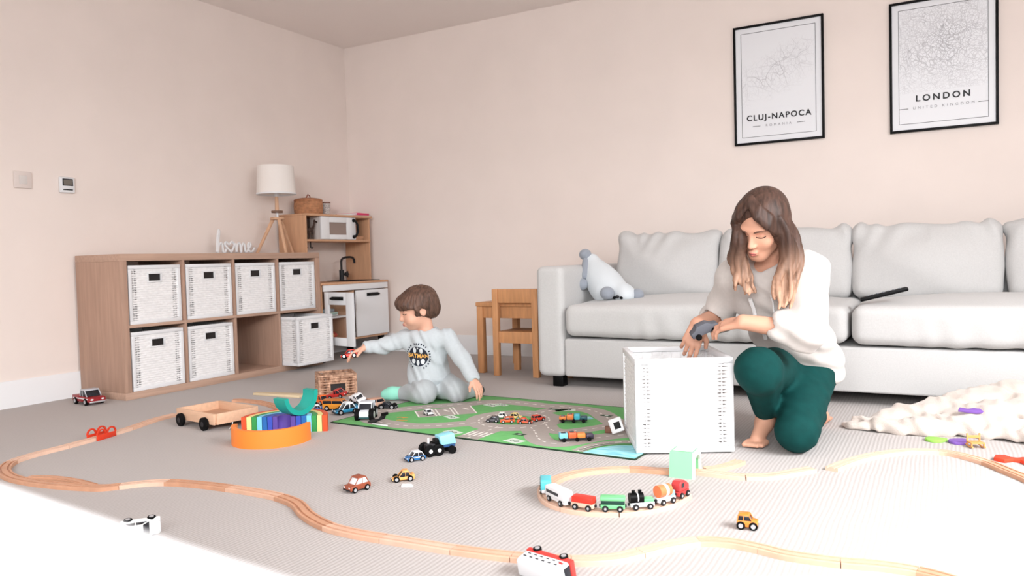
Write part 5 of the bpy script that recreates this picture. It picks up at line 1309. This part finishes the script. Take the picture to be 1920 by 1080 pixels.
o = MB().prism([(-.019, 0), (-.016, .009), (.010, .009), (.019, .004), (.019, 0)], 'y', -.006, .006, .002).build('toy_block', M_WHITE); o.location = (2.708, -2.893, 0); o.rotation_euler = (0, 0, D2R(24)); tag(o, 'tiny white plastic piece lying beside the yellow-orange toy car', 'toy')
toy_car('orange toy jeep with large wheels alone on the carpet near the front track', (3.708, -2.825), D2R(8), .050, .034, .037, (244, 140, 56), 'suv', wr=.0105, name='toy_jeep')
toy_car('white and blue toy police car beside the black-wheeled tractor on the carpet', (2.545, -2.632), D2R(-122), .068, .036, .034, (44, 110, 170), 'sedan', roof=(244, 246, 250), stripe=M_WHITE, wr=.009, group=None)
# tractor with pale blue tipper
t = thing('toy_tractor', 'toy tractor with big black wheels and a pale blue tipper near the mat edge', 'toy vehicle', (2.562, -2.530, 0), D2R(58))
M_SKY = paint('pale_blue', (150, 222, 240), .4)
MB().box((-.022, 0, .030), (.040, .026, .022), .004).build('engine_hood', M_DARK, t); MB().box((.002, 0, .044), (.022, .028, .026), .004).build('driver_cab', M_BLACK, t); MB().cyl((-.026, .006, .04), (-.026, .006, .060), .004, n=8).build('exhaust', M_WHITE, t)
for x, r in ((-.034, .021), (-.001, .021)):
    for s in (-1, 1):
        w_ = MB().lathe([(0, -.008), (r * .8, -.008), (r, -.005), (r, .005), (r * .8, .008), (0, .008)], 20, M=Matrix.Translation((x, s * .026, r)) @ Matrix.Rotation(math.pi / 2, 4, 'X')).build('big_wheel', M_RUBBER, t); MB().cyl((x, s * .034, r), (x, s * .0358, r), .007, n=10).build('hub', M_WHITE, w_)
MB().prism([(.010, .034), (.004, .066), (.062, .072), (.070, .034)], 'y', -.024, .024, .004).build('tipper', M_SKY, t)
MB().box((.040, 0, .028), (.060, .03, .012), .003).build('chassis', paint('chassis_blue', (50, 90, 140), .4), t)
for s in (-1, 1): MB().cyl((.052, s * .018, .014), (.052, s * .030, .014), .014, n=16).build('wheel', M_RUBBER, t)
# overturned white car and bus
toy_car('white toy car lying on its side at the lower left of the carpet', (2.330, -3.520), 0, .092, .045, .042, (244, 248, 246), 'sedan', rot=(D2R(98), 0, D2R(52)), z=.026, wr=.0105, bumper=M_WHITE)
t = thing('toy_bus', 'white toy bus with a red underside lying on its side at the front track', 'toy bus', (3.398, -3.292, .030), rot=(D2R(102), 0, D2R(-12)))
M_BR = paint('bus_red', (222, 66, 60), .35)
MB().box((0, 0, .030), (.122, .044, .042), .009, seg=3).build('body', M_WHITE, t); MB().box((.001, 0, .006), (.122, .045, .013), .003).build('lower_body', M_BR, t); MB().box((.0605, 0, .026), (.003, .036, .020), .002).build('windscreen', M_GLASSDK, t)
MB().box((.0605, 0, .008), (.006, .045, .014), .002).build('bumper', M_BR, t)
for s in (-1, 1):
    for i in range(6):
        MB().box((-.046 + i * .0165, s * .0222, .032), (.0075, .0012, .0032)).build('side_window', M_GLASSDK, t)
        MB().box((-.042 + i * .0165, s * .0222, .021), (.0075, .0012, .0026)).build('side_window', M_GLASSDK, t)
    MB().box((.046, s * .0222, .024), (.010, .0014, .005)).build('side_light', M_BR, t)
    for x in (-.036, .036): w_ = MB().cyl((x, s * .018, .001), (x, s * .0250, .001), .0095, n=18).build('wheel', M_RUBBER, t); MB().cyl((x, s * .0250, .001), (x, s * .0262, .001), .0055, n=12).build('hub', M_CHROME, w_)
# cars on the mat
MZ = .0051
toy_car('small white toy car with black wheels in the printed car park', (2.140, -1.985), D2R(-28), .054, .027, .025, (246, 246, 246), 'sedan', z=MZ, wr=.0065)
G = 'toy cars parked on the printed roundabout'
for lb, x, y, yaw, L, c, k, rf in (('dark grey toy car at the left of the roundabout group', 2.487, -2.010, -160, .056, (72, 72, 76), 'sedan', None), ('white toy car at the back left of the roundabout group', 2.478, -1.925, -150, .052, (240, 236, 228), 'sedan', None),
                                   ('pale yellow toy car at the back of the roundabout group', 2.545, -1.915, 10, .052, (240, 214, 140), 'sedan', None), ('orange toy car with a white front beside the dark grey roundabout car', 2.552, -2.000, -150, .060, (222, 96, 48), 'suv', None),
                                   ('orange-red toy racing car at the front of the roundabout group', 2.628, -1.985, 25, .064, (226, 84, 44), 'racer', None), ('red toy car at the right end of the roundabout group', 2.652, -1.915, 60, .056, (206, 66, 44), 'suv', None)):
    toy_car(lb, (x, y), D2R(yaw), L, .028, .026, c, k, rf, z=MZ, wr=.0068, group=G)
def segment_truck(label, x, y, yaw, segs, z=MZ):
    t = thing('toy_truck', label, 'toy truck', (x, y, z), yaw); X = 0
    tot = sum(s[0] for s in segs); X = -tot / 2
    MB().box((0, 0, .010), (tot * .98, .026, .008), .002).build('chassis', M_DARK, t)
    for k, (l, h, c, win) in enumerate(segs):
        b = MB().box((X + l / 2, 0, .012 + h / 2), (l - .002, .032, h), .004).build('body_section', paint('seg_%d_%d_%d' % c, c, .4), t)
        if win: MB().box((X + l / 2, 0, .012 + h), (l * .5, .022, .003), .001).build('window', M_GLASSDK, b)
        X += l
    for xx in (-tot * .36, tot * .02, tot * .36):
        for s in (-1, 1): MB().cyl((xx, s * .012, .0075), (xx, s * .0175, .0075), .0075, n=14).build('wheel', M_RUBBER, t)
segment_truck('long toy truck with orange bed and teal cab beside the printed pond', 2.800, -1.885, D2R(22), [(.032, .014, (226, 130, 60), True), (.030, .022, (230, 128, 62), True), (.026, .024, (70, 180, 200), False), (.030, .014, (30, 84, 96), False)])
segment_truck('long toy truck with pale blue cab and orange load at the mat front right', 2.945, -2.175, D2R(33), [(.034, .020, (130, 206, 228), True), (.032, .022, (238, 104, 60), True), (.034, .018, (240, 146, 74), False), (.030, .014, (72, 62, 82), False)])
t = thing('toy_sign', 'white toy panel with a black square tilted on the mat beside the white box', 'toy', (3.028, -2.020, MZ), D2R(20))
MB().box((-.012, .022, .012), (.036, .030, .024), .004).build('base', paint('brown_base', (120, 80, 62), .6), t)
pn = MB().box((0, 0, 0), (.050, .012, .056), .004); R = Matrix.Translation((.014, -.006, .034)) @ Matrix.Rotation(D2R(-20), 4, 'Y') @ Matrix.Rotation(D2R(-20), 4, 'X'); pn.v = [tuple(R @ Vector(v)) for v in pn.v]; pn = pn.build('panel', M_WHITE, t)
q = MB().box((.004, -.0065, -.002), (.024, .002, .026)); q.v = [tuple(R @ Vector(v)) for v in q.v]; q.build('black_square', M_BLACK, pn)
# the heap in front of the child
G = 'toy vehicles heaped between the brown basket and the play mat'
toy_car('orange toy truck at the left end of the vehicle heap', (1.475, -1.945), D2R(-20), .095, .045, .046, (240, 112, 48), 'pickup', name='toy_truck', group=G)
toy_car('small blue and white toy car left of the orange truck in the heap', (1.560, -2.080), D2R(-130), .066, .032, .028, (52, 110, 186), 'racer', roof=(236, 240, 246), group=G)
toy_car('black toy car under the red truck in the heap', (1.560, -1.965), D2R(40), .080, .040, .036, (42, 42, 46), 'suv', group=G)
toy_car('red toy truck on top of the vehicle heap', (1.575, -1.940), D2R(10), .100, .045, .042, (186, 46, 40), 'pickup', name='toy_truck', group=G, z=.038, rot=(D2R(8), D2R(-10), D2R(10)))
toy_car('yellow-orange toy truck in the middle of the heap front', (1.645, -2.035), D2R(20), .115, .050, .052, (232, 152, 52), 'van', roof=(206, 120, 44), name='toy_truck', group=G)
toy_car('blue toy car with a white nose at the front of the heap', (1.750, -2.085), D2R(-118), .115, .052, .054, (32, 128, 168), 'racer', roof=(236, 242, 246), group=G)
toy_car('teal toy car behind the blue car in the heap', (1.690, -1.960), D2R(150), .100, .046, .048, (34, 120, 140), 'suv', roof=(240, 240, 240), group=G)
toy_car('white toy truck lying over the black one in the heap', (1.740, -1.985), D2R(-15), .085, .042, .038, (238, 236, 238), 'pickup', name='toy_truck', group=G, rot=(D2R(20), D2R(6), D2R(-15)), z=.040)
toy_car('silver white toy jeep with huge black tyres at the right front of the heap', (1.925, -2.150), D2R(-62), .105, .068, .078, (226, 230, 238), 'suv', name='toy_jeep', group=G, wr=.027, bumper=paint('jeep_teal', (40, 80, 84), .4))
toy_car('tan toy truck between the white jeep and the mint sock', (1.800, -1.930), D2R(70), .085, .045, .050, (206, 168, 146), 'van', roof=(196, 150, 128), name='toy_truck', group=G)
toy_car('black toy buggy lying in front of the mint sock', (1.868, -1.925), D2R(20), .085, .042, .036, (46, 48, 52), 'racer', group=G, wr=.013)
toy_car('small purple and grey toy car on the heap behind the white jeep', (1.835, -2.030), D2R(110), .070, .036, .034, (110, 100, 130), 'sedan', roof=(240, 240, 244), group=G)
t = thing('toy_grab', 'black curved plastic toy grab on the mat corner below the white jeep', 'toy', (2.035, -2.220, MZ), D2R(-5))
for i in range(3): MB().tube([(-.05 + i * .006, .022 - i * .014, .004), (-.01 + i * .008, .020 - i * .014, .010), (.035, .014 - i * .012, .024), (.050, .012 - i * .010, .045)], [.003, .005, .005, .004], 8).build('prong', M_DARK, t)
MB().box((.052, .002, .045), (.012, .034, .012), .003).build('grab_head', M_BLACK, t)
MB().box((.045, -.022, .003), (.085, .010, .005), .002).build('white_bar', M_WHITE, t)
# red toy car held by the child
toy_car('small red toy car held up in the right hand of the child', (1.622, -1.899), 0, .082, .038, .042, (216, 58, 44), 'sedan', rot=(D2R(8), D2R(5), D2R(212)), z=.226, wr=.0110)

# ================================================================= WOODEN TRAIN on the loop
M_WH = paint('wheel_black', (28, 28, 30), .4); ZT = .0122
def wagon(label, name, x, y, yaw, L, base, cat='toy train'):
    t = thing(name, label, cat, (x, y, ZT), yaw, 'wooden train vehicles on the loop')
    MB().box((0, 0, .0135), (L, .026, .012), .002).build('chassis', base, t)
    for sx in (-.30, .30):
        for s in (-1, 1):
            w_ = MB().cyl((sx * L, s * .0115, .0085), (sx * L, s * .0165, .0085), .0085, n=16).build('wheel', M_WH, t); MB().cyl((sx * L, s * .0165, .0085), (sx * L, s * .0175, .0085), .0035, n=10).build('hub', M_CHROME, w_)
    for s in (-1, 1): MB().cyl((s * L / 2, 0, .0135), (s * (L / 2 + .004), 0, .0135), .004, n=10).build('magnet', M_DARK, t)
    return t
M_TGREEN = paint('train_green', (120, 206, 140), .4)
t = wagon('red open wagon of the wooden train behind the white coach', 'train_wagon', 3.296, -2.895, D2R(-2), .064, M_BEECH3)
MB().prism([(-.032, .0195), (-.030, .036), (.030, .036), (.032, .0195)], 'y', -.0135, .0135, .002).build('load_body', paint('train_red', (222, 58, 44), .4), t)
t = wagon('green wagon with a dark band in the wooden train', 'train_wagon', 3.370, -2.874, D2R(20), .064, M_TGREEN)
MB().box((0, 0, .0245), (.062, .027, .010), .001).build('dark_band', paint('train_darkgreen', (22, 60, 50), .4), t); MB().box((0, 0, .034), (.066, .030, .010), .003).build('wagon_roof', M_TGREEN, t)
t = wagon('black and white wooden steam engine in the middle of the train', 'train_engine', 3.432, -2.826, D2R(38), .066, M_WHITE)
MB().tube([(-.033, 0, .030), (.004, 0, .030)], .0135, 18).build('boiler', M_BLACK, t); MB().box((-.014, 0, .022), (.038, .024, .008), .002).build('cab_base', M_BLACK, t)
for x in (-.022, -.004): MB().cyl((x, 0, .040), (x, 0, .050), .0042, .005, n=12).build('funnel', M_BLACK, t)
MB().tube([(-.0135, 0, .030), (-.0105, 0, .030)], .0139, 18).build('boiler_band', M_WHITE, t)
MB().box((.018, 0, .0235), (.028, .024, .009), .002).build('tender_box', M_TGREEN, t)
t = wagon('orange and white barrel wagon near the head of the train', 'train_wagon', 3.474, -2.760, D2R(62), .060, M_WHITE)
MB().tube([(-.026, 0, .036), (.016, 0, .036)], .0165, 20).build('barrel', paint('train_orange', (240, 132, 84), .4), t); MB().tube([(-.006, 0, .036), (.004, 0, .036)], .0168, 20).build('barrel_stripe', M_WHITE, t)
MB().box((.024, 0, .026), (.012, .022, .016), .002).build('cab', paint('pale_blue', (150, 222, 240), .4), t)
t = wagon('red rounded wooden engine at the right end of the train', 'train_engine', 3.495, -2.686, D2R(78), .056, paint('train_red2', (200, 64, 64), .4))
MB().prism([(-.026, .0195), (-.026, .040), (-.018, .048), (.004, .048), (.014, .042), (.026, .034), (.027, .0195)], 'y', -.014, .014, .004, seg=3).build('engine_body', paint('train_red2', (200, 64, 64), .4), t)
for s in (-1, 1): MB().box((-.010, s * .0142, .036), (.014, .001, .012)).build('side_window', M_GLASSDK, t)
def stream(label, x, y, yaw, L, m, nose):
    t = wagon(label, 'train_engine' if nose else 'train_coach', x, y, yaw, L, M_WHITE)
    pr = [(-L / 2, .014), (-L / 2, .040), (-L / 2 + .006, .044), (L / 2 - (.05 if nose else .006), .044), (L / 2 - (.02 if nose else 0), .032 if nose else .040), (L / 2, .016)]
    MB().prism(pr, 'y', -.0155, .0155, .005, seg=3).build('coach_body', m, t)
    for s in (-1, 1): MB().box((-.01, s * .0158, .029), (L * .62, .001, .008)).build('window_band', M_GLASSDK, t)
    return t
t = stream('white coach of the toy train behind the red wagon', 3.213, -2.876, D2R(-32), .098, M_WHITE, False)
t = stream('teal-nosed white train engine at the left bend of the loop', 3.128, -2.788, D2R(118), .108, paint('train_teal', (92, 196, 206), .35), True)
# green tunnel
t = thing('tunnel', 'pale green toy tunnel block over the track in front of the white box', 'toy tunnel', (3.432, -2.428, 0), D2R(2))
M_TUN = paint('tunnel_green', (146, 222, 166), .5); M_TUM = paint('tunnel_mint', (222, 244, 228), .5)
pr = [(-.047, 0), (-.036, .078), (.036, .078), (.047, 0), (.036, 0), (.033, .044), (.022, .060), (0, .066), (-.022, .060), (-.033, .044), (-.036, 0)]
def ring_prism(m, x0, x1):
    n = len(pr); vs = [(x0, a, b) for a, b in pr] + [(x1, a, b) for a, b in pr]
    # quads between outer (4) and inner (7) outlines on both caps
    caps = [(0, 1, 9, 10), (1, 8, 9), (1, 7, 8), (1, 2, 7), (2, 6, 7), (2, 5, 6), (2, 3, 4, 5)]
    fs = [tuple(c) for c in caps] + [tuple(i + n for i in c[::-1]) for c in caps]
    for i in range(n): fs.append((i, (i + 1) % n, (i + 1) % n + n, i + n))
    m.add(vs, fs); return m
ring_prism(MB(), -.038, .032).build('tunnel_body', M_TUN, t, angle=30); ring_prism(MB(), .0325, .040).build('end_rim', M_TUM, t, angle=30)
MB().box((0, 0, .0795), (.060, .05, .002), .001).build('top_plate', M_TUM, t)

# ================================================================= FOAM SHAPES and toy chair by the blanket
def foam(label, pts, col, nm, loc, yaw, z=0.0, th=.010, rot=None, par=None):
    o = MB().prism(pts, 'z', 0, th, .002).build(nm, paint('foam_%d_%d_%d' % col, col, .7)); o.location = (loc[0], loc[1], z); o.rotation_euler = rot or (0, 0, yaw); return o
def blob(rx, ry, tail): 
    pts = []
    for k in range(24):
        a = 2 * math.pi * k / 24; e = 1 + (.45 * max(0, math.cos(a)) ** 8 if tail else 0); pts.append((rx * math.cos(a) * e, ry * math.sin(a)))
    return pts
tag(foam('', blob(.030, .030, True), (150, 206, 92), 'foam_shape', (4.105, -1.672), D2R(20)), 'bright green flat foam shape with a tail lying in front of the blanket', 'toy shape', 'flat foam shapes by the blanket')
tag(foam('', blob(.032, .030, True), (130, 92, 176), 'foam_shape', (4.178, -1.675), D2R(60)), 'purple flat foam shape on the carpet beside the toy rocking chair', 'toy shape', 'flat foam shapes by the blanket')
tag(foam('', [(-.048, -.008), (-.036, .014), (-.010, .006), (.012, .016), (.044, .012), (.040, -.008), (.010, -.016), (-.012, -.012)], (126, 88, 172), 'foam_shape', (4.222, -1.498), 0, .080, .010, rot=(D2R(16), D2R(4), D2R(20))), 'purple flat foam shape lying on top of the cream blanket', 'toy shape', 'flat foam shapes by the blanket')
tag(foam('', [(-.055, -.02), (-.055, .02), (-.030, .034), (-.012, .014), (.004, .014), (.018, .034), (.05, .020), (.055, -.020), (.030, -.034), (.016, -.008), (-.004, -.008), (-.024, -.034)], (232, 72, 44), 'foam_shape', (4.330, -1.880), D2R(-10), 0, .012), 'red zigzag foam shape at the right edge of the picture', 'toy shape', 'flat foam shapes by the blanket')
t = thing('toy_rocking_chair', 'tiny orange wooden doll rocking chair in front of the cream blanket', 'toy chair', (4.229, -1.722, 0), D2R(24))
M_DC = mat('doll_chair', (226, 160, 96), 0.5)
for s in (-1, 1):
    MB().tube([(s * .020, -.022, .006), (s * .020, 0, .003), (s * .020, .024, .008)], .003, 8).build('rocker', M_DC, t)
    MB().box((s * .020, .016, .026), (.005, .005, .040), .001).build('back_post', M_DC, t); MB().box((s * .020, -.014, .013), (.005, .005, .016), .001).build('front_leg', M_DC, t)
MB().box((0, 0, .018), (.044, .036, .005), .001).build('seat', M_DC, t); MB().box((0, .016, .034), (.040, .004, .010), .001).build('back_slat', M_DC, t)
